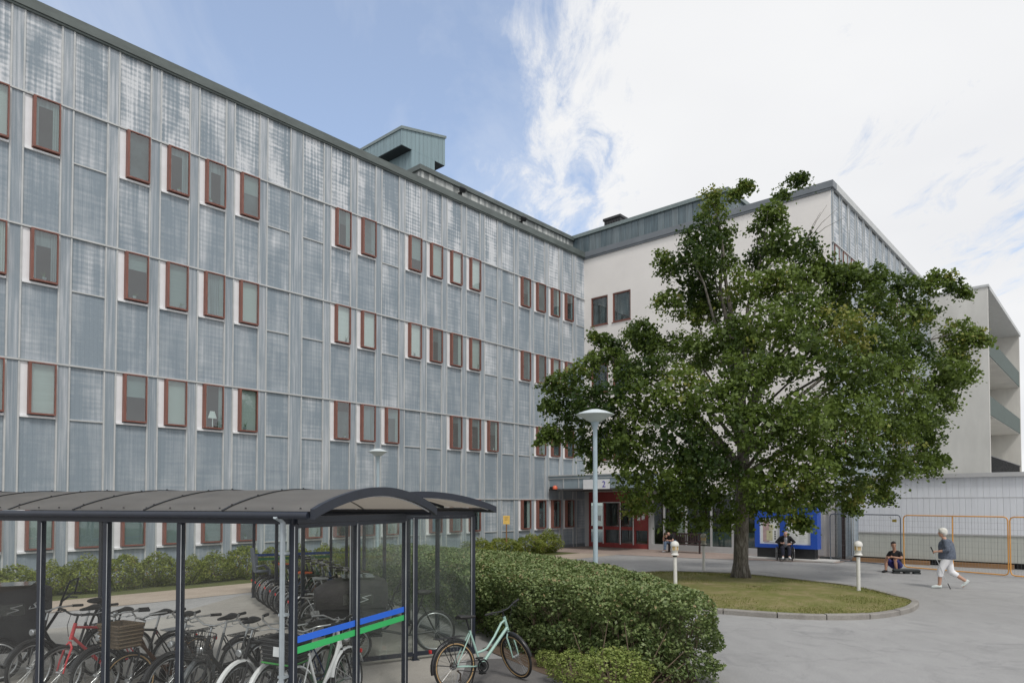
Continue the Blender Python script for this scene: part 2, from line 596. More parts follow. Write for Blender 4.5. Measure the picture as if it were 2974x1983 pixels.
# a bank of cloud fills the sky to the right, its ragged edge a little right of straight ahead
edge = math_n(nt, 'MULTIPLY', math_n(nt, 'SUBTRACT', az, 0.06), 2.9)
absaz = math_n(nt, 'ADD', math_n(nt, 'MAXIMUM', edge, math_n(nt, 'MULTIPLY', math_n(nt, 'SUBTRACT', -1.25, az), 2.5)), 0.5)  # unseen cloud behind to the left, added to brighten the white wall
cov = math_n(nt, 'ADD', math_n(nt, 'MINIMUM', math_n(nt, 'MAXIMUM', absaz, 0.02), 1.08), math_n(nt, 'MULTIPLY', math_n(nt, 'SUBTRACT', n1, 0.5), 1.35))
cov = math_n(nt, 'ADD', cov, math_n(nt, 'MULTIPLY', math_n(nt, 'SUBTRACT', n2, 0.5), 1.5))
# a rift of thin pale blue low on the far right
rift = math_n(nt, 'MULTIPLY', ramp(nt, math_n(nt, 'ADD', math_n(nt, 'MULTIPLY', math_n(nt, 'ABSOLUTE', math_n(nt, 'SUBTRACT', az, 0.66)), -4.5), 1.0), [(0.0, 0.0), (1.0, 1.0)]),
              ramp(nt, math_n(nt, 'ADD', math_n(nt, 'MULTIPLY', math_n(nt, 'ABSOLUTE', math_n(nt, 'SUBTRACT', sx.outputs['Z'], 0.30)), -7.0), 1.0), [(0.0, 0.0), (1.0, 1.0)]))
cov = math_n(nt, 'SUBTRACT', cov, math_n(nt, 'MULTIPLY', rift, 0.62))
mask = ramp(nt, cov, [(0.34, 0.0), (0.50, 0.30), (0.62, 0.75), (0.76, 1.0)])
skycol = mixc(nt, 1.0, sky.outputs['Color'], (1.22, 1.22, 1.25), 'MULTIPLY')
haze = mixc(nt, 0.20, skycol, (5.6, 6.2, 7.0))
cloud = ramp(nt, n3, [(0.3, (0.86, 0.865, 0.88)), (0.75, (0.99, 0.99, 0.985))])
# thin high veils over the blue
veil = ramp(nt, noise(nt, deck, 1.6, 7, 0.62, (1.0, 0.45, 1), 0.8), [(0.46, 0.0), (0.72, 0.42)])
haze = mixc(nt, veil, haze, (5.3, 5.5, 5.8))
cl = mixc(nt, 1.0, cloud, (5.95, 5.98, 6.05), 'MULTIPLY')
fin = mixc(nt, mask, haze, cl)
nt.links.new(fin, bg.inputs['Color'])
bg.inputs['Strength'].default_value = 0.142
sl = bpy.data.lights.new('sun', 'SUN')
sl.energy = 1.5
sl.angle = R(10)
sl.color = (1.0, 0.96, 0.90)
so = link('sun', sl)
so.rotation_euler = SUN.to_track_quat('Z', 'Y').to_euler()

# ------------------------------------------------------------------ ground and other setting surfaces
M_ASPH = ground_mat('pale_asphalt', (0.29, 0.288, 0.285), (0.345, 0.342, 0.338), 0.14, 0.22, 0.9, ((0.21, 0.21, 0.212), 0.45, 0.55, 0.72), True)
M_DARKASPH = ground_mat('dark_asphalt', (0.115, 0.112, 0.112), (0.165, 0.158, 0.152), 0.14, 0.8)
M_SLAB = ground_mat('shelter_concrete', (0.29, 0.275, 0.25), (0.36, 0.345, 0.315), 0.1, 0.6)
M_PATH = ground_mat('beige_slabs', (0.345, 0.285, 0.23), (0.42, 0.355, 0.295), 0.12, 1.0)
M_REDPAVE = ground_mat('reddish_paving', (0.30, 0.235, 0.205), (0.37, 0.30, 0.265), 0.14, 0.7)
M_SOIL = ground_mat('bare_soil', (0.085, 0.060, 0.042), (0.15, 0.11, 0.08), 0.2, 2.5)
M_TURF = ground_mat('dry_turf', (0.125, 0.145, 0.035), (0.20, 0.185, 0.07), 0.2, 0.9, 1.0, ((0.30, 0.235, 0.14), 1.6, 0.47, 0.68))
M_BED = ground_mat('planting_bed_turf', (0.07, 0.085, 0.025), (0.12, 0.13, 0.05), 0.2, 1.5)
M_KERB = ground_mat('kerb_granite', (0.22, 0.205, 0.19), (0.34, 0.325, 0.30), 0.2, 1.5)

mb = MB()
mb.quad((-400, -200, 0), (400, -200, 0), (400, 700, 0), (-400, 700, 0))
struct('ground', mb, M_ASPH)


def fac(t, n, z=0.0):
    p = CORNER - D1 * t + D2 * n
    return Vector((p.x, p.y, z))


def wht(s, n, z=0.0):
    p = CORNER + D2 * s - D1 * n
    return Vector((p.x, p.y, z))


mb = MB()
mb.quad(fac(42, 0, .004), fac(42, 3.1, .004), fac(3.6, 3.0, .004), fac(3.6, 0, .004))
struct('planting_bed', mb, M_BED)
mb = MB()
mb.quad(fac(42, 3.1, .008), fac(42, 5.25, .008), fac(3.6, 5.0, .008), fac(3.6, 3.0, .008))
struct('path', mb, M_PATH)
mb = MB()
mb.quad(wht(-1.0, 0, .012), wht(-0.2, 5.0, .012), wht(8.5, 3.9, .012), wht(14.2, 2.3, .012), wht(14.2, 0, .012))
struct('entrance_paving', mb, M_REDPAVE)

# shelter frames
SA = Vector((-2.15, 6.85, 0))
SE, SL = Vector((.355, .935, 0)).normalized(), Vector((-.935, .355, 0)).normalized()
L1p = Vector((-2.38, 10.36, 0))
CR, AX = Vector((.871, .491, 0)).normalized(), Vector((-.491, .871, 0)).normalized()


def sh1(x, y, z=0.0):
    p = SA + SE * x + SL * y
    return Vector((p.x, p.y, z))


def sh2(x, y, z=0.0):
    p = L1p + CR * x + AX * y
    return Vector((p.x, p.y, z))


mb = MB()
pp = [sh1(-0.4, -0.45), sh1(2.6, -0.5), sh2(1.6, -0.4), sh2(2.15, -0.3), sh2(2.1, 9.2), sh2(-0.2, 9.4), sh2(-2.5, 6.0), sh1(3.6, 9.0), sh1(-0.4, 9.0)]
mb.quad(*[(p.x, p.y, .006) for p in pp])
struct('shelter_paving', mb, M_SLAB)
mb = MB()
pp = [sh1(0.1, -0.55), sh1(2.6, -0.55), sh2(1.7, -0.42), Vector((.1, 11.0, 0)), Vector((.9, 9.7, 0)), Vector((1.0, 8.6, 0)), Vector((0.6, 6.5, 0)), Vector((-1.2, 4.5, 0))]
mb.quad(*[(p.x, p.y, .010) for p in pp])
struct('pavement', mb, M_DARKASPH)

HEDGE = [(-4.3, 19.3), (-0.42, 12.3), (.05, 11.35), (.62, 10.25), (1.15, 9.65), (1.75, 9.3), (2.40, 8.95), (2.80, 9.1), (2.88, 10.0), (2.65, 12.0), (1.95, 14.4), (.7, 17.2), (-1.4, 19.6), (-3.2, 21.2)]
cx = sum(p[0] for p in HEDGE) / len(HEDGE)
mb = MB()
soil = [(-0.5, 11.7), (-.1, 10.95), (.35, 10.1), (.75, 9.45), (1.0, 8.8), (.9, 7.6), (2.3, 7.6), (2.5, 8.6), (2.55, 10.2), (2.4, 12.4), (1.6, 14.0)]
mb.quad(*[(x, y, .014) for x, y in soil])
struct('soil', mb, M_SOIL)

# grass island with kerb
isl = [gp(2100, 1783), gp(2286, 1796), gp(2423, 1800), gp(2546, 1796), gp(2639, 1780), gp(2669, 1761), gp(2655, 1750), gp(2620, 1742), gp(2501, 1713), gp(2340, 1692), gp(2174, 1675), gp(2040, 1668), gp(1947, 1666),
       Vector((4.2, 23.6, 0)), Vector((3.2, 22.0, 0)), Vector((2.75, 20.0, 0)), Vector((2.8, 18.0, 0)), Vector((3.4, 16.2, 0))]


def smooth_loop(P, n):
    out = []
    N = len(P)
    for i in range(N):
        a, b, c, d = P[i - 1], P[i], P[(i + 1) % N], P[(i + 2) % N]
        for k in range(n):
            t = k / n
            out.append(0.5 * ((2 * b) + (c - a) * t + (2 * a - 5 * b + 4 * c - d) * t * t + (3 * b - a - 3 * c + d) * t ** 3))
    return out


loop = smooth_loop([Vector(p) for p in isl], 6)
ic = sum(loop, Vector()) / len(loop)
mb = MB()
inn = [p + (ic - p).normalized() * 0.14 for p in loop]
rings = [[(p.x, p.y, 0.085) for p in inn]]
for f, z in ((0.75, .13), (0.5, .17), (0.25, .19), (0.02, .20)):
    rings.append([(ic.x + (p.x - ic.x) * f, ic.y + (p.y - ic.y) * f, z) for p in inn])
mb.loft(rings, caps=False)
struct('lawn', mb, M_TURF, 'all')


def turf_z(x, y):
    d = min((Vector((x, y, 0)) - p).length for p in inn[::3])
    return 0.09 + min(d, 4) * .027


mb = MB()
N = len(loop)
acc, seg0, segs = 0.0, 0, []
for i in range(N):
    acc += (loop[(i + 1) % N] - loop[i]).length
    if acc > 0.95:
        segs.append((seg0, i + 1))
        seg0, acc = i + 1, 0.0
segs.append((seg0, N))
for a, b in segs:
    pts = [loop[k % N].copy() for k in range(a, b + 1)]
    if len(pts) < 2:
        continue
    pts[0] = pts[0].lerp(pts[1], min(0.45, .012 / max((pts[1] - pts[0]).length, 1e-3)))
    pts[-1] = pts[-1].lerp(pts[-2], min(0.45, .012 / max((pts[-1] - pts[-2]).length, 1e-3)))
    j = rnd.uniform(-.008, .008)
    rings = []
    for p in pts:
        d = (ic - p).normalized()
        q = p + d * (.15)
        rings.append([(p.x, p.y, -.02), (q.x, q.y, -.02), (q.x, q.y, .115 + j), (p.x + d.x * .02, p.y + d.y * .02, .115 + j), (p.x, p.y, .095 + j)])
    mb.loft(rings)
struct('kerb', mb, M_KERB)

# blades of grass on the island
ng = 26000
T = np.array([(p.x, p.y) for p in inn])
lo, hi = T.min(0), T.max(0)


def inside(P, poly):
    x, y = P[:, 0], P[:, 1]
    c = np.zeros(len(P), bool)
    n = len(poly)
    for i in range(n):
        x1, y1 = poly[i]
        x2, y2 = poly[(i + 1) % n]
        if y1 == y2:
            continue
        k = ((y1 > y) != (y2 > y)) & (x < (x2 - x1) * (y - y1) / (y2 - y1) + x1)
        c ^= k
    return c


def polydist(P, poly):
    d = np.full(len(P), 1e9)
    n = len(poly)
    for i in range(n):
        a, b = np.array(poly[i]), np.array(poly[(i + 1) % n])
        ab = b - a
        t = np.clip(((P - a) @ ab) / (ab @ ab + 1e-12), 0, 1)
        d = np.minimum(d, np.linalg.norm(P - (a + t[:, None] * ab), axis=1))
    return d


P = nrs.uniform(lo, hi, (ng * 2, 2))
P = P[inside(P, [tuple(q) for q in T])][:ng]
dd = polydist(P, [tuple(q) for q in T])
Z = 0.085 + np.minimum(dd, 4) * .027
n = len(P)
h = nrs.uniform(.015, .045, n) * (1 + .8 * (np.sin(P[:, 0] * 2.1) * np.cos(P[:, 1] * 1.7) > .4))
a = nrs.uniform(0, 2 * np.pi, n)
ww = .010
base = np.stack([P[:, 0], P[:, 1], Z], 1)
dx = np.stack([np.cos(a), np.sin(a), np.zeros(n)], 1) * ww
tip = base + np.stack([nrs.normal(0, .03, n), nrs.normal(0, .03, n), h], 1)
V = np.stack([base - dx, base + dx, tip], 1).reshape(-1, 3)
M_BLADE = leaf_mat('grass_blade', (0.12, 0.155, 0.03), (0.23, 0.215, 0.075), (0.34, 0.28, 0.15), 0.2, 0.7)
gme = arr_mesh('grass', V, np.arange(n * 3).reshape(n, 3), M_BLADE, np.clip(nrs.normal(.5, .28, n), 0, 1))
link('grass', gme, None, kind='stuff', label='short dry grass covering the island round the tree', category='grass')

# ------------------------------------------------------------------ grey clad wing
GROOT = thing('office_building', 'long four storey grey clad building with rust brown windows and weathered panels', 'building', CORNER, angz(D1))
BP, BT0 = 1.231, 0.85
ROWS = [14.01, 10.22, 6.44, 2.63]
SILLH = 1.58
ZF, ZT = 16.40, 16.70
NB = 27


def bay_left(i):
    t = BT0 + BP * i
    return t + (0.2 if i >= 15 else 0.0)


WW = 0.925
clad, strip, bat = MB(), MB(), MB()
levels = [ZF] + ROWS + [0.0]
wears = [1.0, 0.42, 0.22, 0.12, 0.1]
for i in range(NB):
    tl = bay_left(i)
    tr = max(tl - WW, 0.0)
    tnext = bay_left(i + 1) - WW
    for k in range(5):
        z1, z0 = levels[k], levels[k + 1]
        wv = wears[k]
        wi = min(1.2, max(0, wv + rnd.uniform(-.22, .22) * (0.5 + wv)))
        if k >= 1:
            zm = z1 - SILLH
            clad.quad((-tl, 0, zm), (-tr, 0, zm), (-tr, 0, z1), (-tl, 0, z1), wear=min(1.2, wi + rnd.choice([.0, .15, .35])), seed=rnd.random())
            clad.quad((-tl, 0, z0), (-tr, 0, z0), (-tr, 0, zm), (-tl, 0, zm), wear=wi * .8, seed=rnd.random())
        else:
            clad.quad((-tl, 0, z0), (-tr, 0, z0), (-tr, 0, z1), (-tl, 0, z1), wear=wi, seed=rnd.random())
        strip.box(-tnext, -tl, -.03, 0.05, z0, z1, wear=wv + rnd.uniform(-.2, .25), seed=rnd.random())
    for tt in (tl, tr):
        if tt > 0.05:
            for k in range(5):
                bat.box(-tt - .022, -tt + .022, -.052, .02, levels[k + 1] + (0.035 if k < 4 else 0), levels[k] - .035)
XL = -(bay_left(NB) - WW)
# body behind the skin
body = MB()
body.box(XL, -.0, .012, 14, 0, ZF)
body.build('wall', M_ROOF, GROOT)
clad.build('cladding', M_CLAD, GROOT)
strip.build('cladding_strip', M_CLADN, GROOT)
for z in ROWS:
    b_ = MB()
    b_.box(XL, -.02, -.075, .02, z - .024, z + .024)
    b_.build('string_course', M_BATTEN, GROOT)
b_ = MB()
b_.box(XL, 0.4, -.14, .4, ZF, ZT)
b_.box(XL, 0.4, -.10, -.03, ZF - .06, ZF - .002)
b_.build('roof_edge', M_FASCIA, GROOT)
b_ = MB()
b_.box(XL, 1.2, .4, 14, ZF - .1, ZT - .12)
b_.build('roof', M_ROOF, GROOT)
b_ = MB()
b_.box(XL, 0, -.05, 0, 0.0, .18)
b_.build('plinth', M_FASCIA2, GROOT)
ROWWIN = [
    [1, 2, 3, 4, 7, 8, 9, 10, 12, 13, 16, 17, 18, 19, 21, 22, 24, 25],
    [1, 2, 3, 4, 7, 8, 9, 10, 12, 13, 16, 17, 18, 19, 21, 22, 24, 25],
    [1, 2, 3, 6, 7, 8, 11, 12, 13, 16, 17, 18, 19, 21, 22, 24],
    [1, 2, 3, 4, 7, 8, 9, 11, 12, 13, 14, 16, 17, 18, 19, 20, 21, 22, 23]]
KINDS = {(0, 21): 2, (0, 19): 5, (0, 18): 2, (0, 17): 2, (0, 16): 4, (0, 13): 5, (0, 12): 5, (0, 10): 4, (0, 9): 1, (0, 8): 3, (0, 7): 3, (0, 4): 5, (0, 3): 5, (0, 2): 5, (0, 1): 5,
         (1, 22): 2, (1, 21): 2, (1, 19): 4, (1, 18): 4, (1, 17): 2, (1, 16): 1, (1, 13): 3, (1, 12): 3, (1, 10): 3, (1, 9): 5, (1, 8): 5, (1, 7): 1, (1, 4): 5, (1, 3): 5, (1, 2): 1, (1, 1): 2,
         (2, 21): 1, (2, 19): 4, (2, 18): 1, (2, 17): 0, (2, 16): 1, (2, 13): 0, (2, 12): 2, (2, 11): 2, (2, 8): 5, (2, 7): 5, (2, 6): 5, (2, 3): 5, (2, 2): 0, (2, 1): 0,  # one dark sheet in this row paints in a tree's dark reflection
         (3, 21): 1, (3, 20): 6, (3, 19): 6, (3, 18): 6, (3, 17): 4, (3, 16): 4, (3, 14): 1, (3, 13): 4, (3, 12): 4, (3, 11): 1, (3, 9): 4, (3, 8): 2, (3, 7): 0, (3, 4): 0, (3, 3): 0, (3, 2): 0, (3, 1): 0}
PJ = 0.17


def box_window(parent, xl, xr, z0, z1, kind, p=PJ):
    """projecting brown box window on a white surround with a white sill; xl, xr bound the bay"""
    a, b = xl + .245, xr - .045
    fr = MB()
    fw = .034
    fr.box(a - .035, a + fw, -p, -.008, z0 + .07, z1 - .035)
    fr.box(b - fw, b, -p, -.008, z0 + .07, z1 - .035)
    fr.box(a + fw, b - fw, -p, -.008, z1 - .035 - fw, z1 - .035)
    fr.box(a + fw, b - fw, -p, -.008, z0 + .07, z0 + .07 + fw * 1.3)
    o = fr.build('window', M_BROWN, parent)
    g = MB()
    g.box(a + fw, b - fw, -p + .03, -p + .036, z0 + .07 + fw * 1.3, z1 - .035 - fw)
    g.build('pane', M_PANE, o)
    bl = MB()
    zz0, zz1 = z0 + .07 + fw, z1 - .04 - fw
    if kind == 6:
        zm = zz0 + (zz1 - zz0) * rnd.uniform(.5, .65)
        bl.quad((a, -.045, zm), (b, -.045, zm), (b, -.045, zz1), (a, -.045, zz1), mi=1)
        bl.quad((a, -.05, zz0), (b, -.05, zz0), (b, -.05, zm), (a, -.05, zm))
        bl.build('blind', [M_BL[4], M_BL[0]], o)
    else:
        back = kind
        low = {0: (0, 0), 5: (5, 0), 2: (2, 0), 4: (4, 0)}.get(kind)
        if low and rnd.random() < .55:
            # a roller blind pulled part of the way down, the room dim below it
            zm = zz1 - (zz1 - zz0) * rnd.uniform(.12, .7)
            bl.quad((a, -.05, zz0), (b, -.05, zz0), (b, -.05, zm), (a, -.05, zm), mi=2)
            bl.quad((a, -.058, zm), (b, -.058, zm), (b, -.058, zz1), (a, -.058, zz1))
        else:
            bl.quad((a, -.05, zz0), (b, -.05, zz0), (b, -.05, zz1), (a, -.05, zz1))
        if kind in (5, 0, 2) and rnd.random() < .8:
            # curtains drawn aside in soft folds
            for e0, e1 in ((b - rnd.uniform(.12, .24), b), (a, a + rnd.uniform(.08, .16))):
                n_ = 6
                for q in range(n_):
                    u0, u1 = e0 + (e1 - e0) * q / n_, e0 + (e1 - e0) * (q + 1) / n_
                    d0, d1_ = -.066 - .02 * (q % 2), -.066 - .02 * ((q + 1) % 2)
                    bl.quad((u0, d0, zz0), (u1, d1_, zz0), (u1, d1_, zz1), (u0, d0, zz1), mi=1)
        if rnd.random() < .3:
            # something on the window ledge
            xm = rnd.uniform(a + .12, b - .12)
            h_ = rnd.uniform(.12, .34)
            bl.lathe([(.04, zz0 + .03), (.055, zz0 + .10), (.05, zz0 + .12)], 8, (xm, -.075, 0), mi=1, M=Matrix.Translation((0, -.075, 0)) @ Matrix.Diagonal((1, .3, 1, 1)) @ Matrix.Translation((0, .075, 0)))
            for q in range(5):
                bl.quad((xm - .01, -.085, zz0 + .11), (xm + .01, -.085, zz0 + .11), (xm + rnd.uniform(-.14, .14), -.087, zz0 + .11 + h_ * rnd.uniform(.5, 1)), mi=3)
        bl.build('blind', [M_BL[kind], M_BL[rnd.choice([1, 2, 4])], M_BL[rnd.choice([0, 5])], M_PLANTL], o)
    s = MB()
    s.box(xl + .03, xr - .03, -.075, -.004, z0 - .02, z0 + .035)
    s.build('sill', M_WHITE, o)
    s = MB()
    s.box(xl + .024, a - .037, -.016, -.003, z0 + .035, z1 - .035)
    s.box(b + .002, xr - .024, -.016, -.003, z0 + .035, z1 - .035)
    s.build('surround', M_WHITE, o)
    return o


for r, z1 in enumerate(ROWS):
    for i in range(NB):
        tl = bay_left(i)
        tr = tl - WW
        if i in ROWWIN[r]:
            kd = KINDS.get((r, i), rnd.choice([1, 2, 4, 5]))
            o = box_window(GROOT, -tl, -tr, z1 - SILLH, z1, kd)
            if (r, i) == (2, 17):
                lm = MB()
                xm = -(tl + tr) / 2 + .06
                lm.lathe([(.02, z1 - SILLH + .13), (.015, z1 - SILLH + .42)], 8, (xm, -.10, 0))
                lm.lathe([(.155, z1 - SILLH + .42), (.075, z1 - SILLH + .66)], 12, (xm, -.0875, 0), M=Matrix.Translation((0, -.0875, 0)) @ Matrix.Diagonal((1, .25, 1, 1)) @ Matrix.Translation((0, .0875, 0)))
                lm.build('lampshade', M_BL[3], o)
        else:
            bat.box(-tl + .024, -max(tr, .02) - .024, -.04, 0, z1 - SILLH - .02, z1 - SILLH + .02)
bat.build('batten', M_BATTEN, GROOT)
# penthouse behind the parapet
ph = MB()
ph.box(-10.54, 2.0, 2.0, 9.0, ZT - .12, 18.35)
PH = ph.build('penthouse', M_PENT, GROOT)
e_ = MB()
e_.box(-10.66, 2.0, 1.88, 9.1, 18.35, 18.58)
e_.build('roof_edge', M_FASCIA, PH)
for u in (1330, 1509):
    k = (u - 1487) / FPX
    base_ = CORNER - D2 * 2
    t = (base_.x - k * base_.y) / (D1.x - k * D1.y)
    d = at_depth(u, 590 + (u - 1330) * .0, (base_ - D1 * t).y)
    q = MB()
    zc = CAM_H + (HOR - (548 if u == 1330 else 633)) / FPX * (base_ - D1 * t).y
    q.lathe([(.10, 0), (.16, .04), (.20, .16), (.2, .22), (.12, .26)], 14, M=Matrix.Translation((-t, 1.75, zc - .1)) @ Matrix.Rotation(R(25), 4, 'X'))
    q.box(-t - .05, -t + .05, 1.8, 2.0, zc - .25, zc - .05)
    q.build('ventilator', M_BLACK, PH)
# vent tower: a mono-pitched hood oversailing its shaft
vt = MB()
x0, x1, xs0, xs1 = -10.89, -8.03, -10.25, -8.73
zt0, zt1, zb = 20.62, 21.27, 19.55
prof = [(x0, zb + .25), (x0, zt0), (x1, zt1), (x1, zb + .25)]
y0, y1 = 3.0, 8.0
vt.loft([[(x, y0, z) for x, z in prof], [(x, y1, z) for x, z in prof]], closed=True, caps=True)
VT = vt.build('vent_tower', M_TEAL, GROOT)
v2 = MB()
v2.box(xs0, xs1, y0 + .004, y1 - .1, ZT - .2, zb + .25)
v2.build('shaft', M_TEAL, VT)
v2 = MB()
for ya, yb in ((y0 - .06, y0 + .02),):
    v2.loft([[(x0 - .05, ya, zt0 - .06), (x1 + .05, ya, zt1 - .04), (x1 + .05, ya, zt1 + .08), (x0 - .05, ya, zt0 + .08)], [(x0 - .05, y1, zt0 - .06), (x1 + .05, y1, zt1 - .04), (x1 + .05, y1, zt1 + .08), (x0 - .05, y1, zt0 + .08)]])
v2.build('roof', M_TEALTRIM, VT)
v2 = MB()
v2.box(x0 + .03, xs0 - .01, y0 + .03, y1, zb + .22, zb + .245)
v2.box(xs1 + .01, x1 - .03, y0 + .03, y1, zb + .22, zb + .245)
v2.build('soffit', M_BLACK, VT)

# ------------------------------------------------------------------ white rendered wing
WROOT = thing('entrance_building', 'white rendered wing with brown windows and grey clad side behind the tree', 'building', CORNER, angz(D2))
SW = 13.42


def holed_wall(mb, x0, x1, z0, z1, holes, y=0.0, depth=.16, mi=0):
    xs = sorted({x0, x1} | {h[0] for h in holes} | {h[1] for h in holes})
    zs = sorted({z0, z1} | {h[2] for h in holes} | {h[3] for h in holes})
    for a, b in zip(xs, xs[1:]):
        for c, d in zip(zs, zs[1:]):
            mx, mz = (a + b) / 2, (c + d) / 2
            if any(h[0] < mx < h[1] and h[2] < mz < h[3] for h in holes):
                continue
            mb.quad((a, y, c), (b, y, c), (b, y, d), (a, y, d), mi=mi)
    for a, b, c, d in holes:
        yy = y + depth
        mb.quad((a, y, c), (a, y, d), (a, yy, d), (a, yy, c), mi=mi)
        mb.quad((b, y, c), (b, yy, c), (b, yy, d), (b, y, d), mi=mi)
        mb.quad((a, y, d), (b, y, d), (b, yy, d), (a, yy, d), mi=mi)
        mb.quad((a, y, c), (a, yy, c), (b, yy, c), (b, y, c), mi=mi)


wholes = []
for z1 in ROWS[:3]:
    for a, b in ((.475, 1.605), (1.918, 3.08)):
        wholes.append((a, b, z1 - 1.62, z1))
wl = MB()
holed_wall(wl, 0, SW, 3.05, ZF, wholes)
wl.build('wall', M_RENDER, WROOT)
for a, b, c, d in wholes:
    f = MB()
    fw = .07
    f.box(a, a + fw, .03, .15, c, d)
    f.box(b - fw, b, .03, .15, c, d)
    f.box(a + fw, b - fw, .03, .15, d - fw, d)
    f.box(a + fw, b - fw, .03, .15, c, c + fw)
    f.box(a - .03, b + .03, -.05, .03, c - .035, c)
    o = f.build('window', M_BROWN, WROOT)
    g = MB()
    g.box(a + fw, b - fw, .07, .076, c + fw, d - fw)
    g.build('pane', M_PANE, o)
    g = MB()
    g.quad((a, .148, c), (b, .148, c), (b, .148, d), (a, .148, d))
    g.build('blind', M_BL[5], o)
cr = MB()
cr.box(0.0, SW + .12, -.12, .4, ZF, ZT)
cr.box(0.0, SW, -.08, 0, ZF - .1, ZF - .003)
cr.build('roof_edge', M_FASCIA2, WROOT)
cr = MB()
cr.box(0.0, SW, .4, 20.4, ZF - .1, ZT - .1)
cr.build('roof', M_ROOF, WROOT)
ph = MB()
ph.box(-2.2, 7.87, 1.65, 9.0, ZT - .1, 18.45)
PR = ph.build('penthouse', M_PENTR, WROOT)
e_ = MB()
e_.box(-2.0, 7.98, 1.53, 9.1, 18.452, 18.66)
e_.build('roof_edge', M_TEALTRIM, PR)
e_ = MB()
e_.box(0.2, 7.87, 1.56, 1.649, 17.22, 17.28)
e_.build('ledge', M_BLACK, PR)
# roof cowl
e_ = MB()
pc = at_depth(1795, 640, 42.8)
e_.box(-1.64, -.45, 4.5, 6.6, 18.4, 20.35)
e_.box(-1.70, -.39, 4.42, 6.7, 20.35, 20.5)
for q in range(6):
    e_.box(-1.6 + q * .19, -1.5 + q * .19, 4.47, 4.5, 19.2, 20.25)
e_.build('chimney', M_BLACK, PR)
# side wall clad in grey, running away from the camera
sd, sb = MB(), MB()
SLEN = 20.4
nb2 = int(SLEN / BP)
for i in range(nb2 + 1):
    y0_, y1_ = .15 + i * BP, min(.15 + i * BP + WW, SLEN)
    for k in range(5):
        z1, z0 = levels[k], levels[k + 1]
        sd.quad((SW, y0_, z0), (SW, y1_, z0), (SW, y1_, z1), (SW, y0_, z1), wear=wears[k] + rnd.uniform(-.2, .2), seed=rnd.random())
        sd.quad((SW + .02, y1_, z0), (SW + .02, min(y1_ + .306, SLEN), z0), (SW + .02, min(y1_ + .306, SLEN), z1), (SW + .02, y1_, z1), wear=wears[k], seed=rnd.random())
    for yy in (y0_, y1_):
        sb.box(SW, SW + .05, yy - .022, yy + .022, 0, ZF)
sd.quad((SW, 0, 0), (SW, .15, 0), (SW, .15, ZF), (SW, 0, ZF), wear=.3, seed=.5)
for z in ROWS:
    sb.box(SW, SW + .08, 0.02, SLEN, z - .03, z + .03)
sd.build('side_cladding', M_CLAD, WROOT)
sb.build('batten', M_BATTEN, WROOT)
e_ = MB()
e_.box(SW, SW + .13, .4, SLEN, ZF, ZT)
e_.build('roof_edge', M_BATTEN, WROOT)
for r in range(3):
    for i in (0, 1, 2, 4, 5, 8, 9, 10, 12, 13):
        ya, yb = .15 + i * BP + .15, .15 + i * BP + WW - .15
        z1, z0 = ROWS[r] - .04, ROWS[r] - SILLH
        f = MB()
        for (p, q, s, t) in ((ya, ya + .05, z0, z1), (yb - .05, yb, z0, z1), (ya + .05, yb - .05, z1 - .05, z1), (ya + .05, yb - .05, z0, z0 + .05)):
            f.box(SW + .006, SW + .06, p, q, s, t)
        o = f.build('window', M_BROWN, WROOT)
        g = MB()
        g.box(SW + .045, SW + .051, ya + .05, yb - .05, z0 + .05, z1 - .05)
        g.build('pane', M_PANE, o)
        g = MB()
        g.quad((SW + .03, ya, z0), (SW + .03, yb, z0), (SW + .03, yb, z1), (SW + .03, ya, z1))
        g.build('blind', M_BL[rnd.choice([3, 1, 3])], o)
# ---- ground floor
M_RED = mat('red_door_paint', (0.30, 0.055, 0.052), 0.45, 0, 0.12, 4)
M_CONC = mat('pale_concrete', (0.56, 0.55, 0.53), 0.85, 0, 0.10, 1.2, .15, 50)
M_LIGHTGREY = mat('light_grey_panel', (0.46, 0.465, 0.47), 0.6, 0, 0.06, 2)
M_SHOP = glass_mat('shopfront_glass', (0.75, 0.80, 0.78), 2.0)
M_DARKIN = mat('dark_interior', (0.13, 0.13, 0.122), 0.9, 0, 0.5, 1.1)
cl_ = MB()
cl_.box(.02, .30, -.05, .2, 0, 3.05)
cl_.box(4.175, 4.36, -.10, .2, 0, 3.05)
cl_.build('pier', M_LIGHTGREY, WROOT)
e_ = MB()
e_.box(0, SW, 1.9, 2.0, 0, 3.05)
e_.box(0, SW, .3, 1.9, 3.0, 3.04)
e_.box(0, SW, .2, 1.9, .0, .02)
e_.build('interior', M_DARKIN, WROOT)
# red glazed doors
DR = MB()
xs = [.30, 1.02, 1.80, 2.68, 3.42, 4.175]
DR.box(.30, 4.175, -.02, .10, 2.45, 3.05)
for x in (.30, .70, 1.30, 2.30, 3.25, 4.07):
    DR.box(x, x + .085, -.02, .10, .0, 2.45)
DR.box(.30, 4.175, -.018, .098, 0, .26)
DR.box(.30, 4.175, -.016, .096, .98, 1.16)
DR.box(3.335, 4.07, -.014, .094, 1.16, 1.95)
d_ = DR.build('door', M_RED, WROOT)
e_ = MB()
for x in (1.27, 2.38, 3.2):
    e_.box(x - .02, x + .03, -.05, -.02, .2, 2.5)
e_.box(1.27, 2.38, -.05, -.02, 2.45, 2.5)
e_.build('handle', M_WHITE, d_)
e_ = MB()
e_.box(.30, 4.175, .03, .04, .26, 2.45)
e_.build('pane', M_SHOP, d_)
e_ = MB()
e_.box(.82, 1.12, -.035, -.02, 1.45, 1.75)
e_.build('notice', M_WHITE, d_)
e_ = MB()
e_.box(3.45, 3.62, -.03, -.014, 1.5, 1.78)
e_.build('notice', M_WHITE, d_)
e_ = MB()
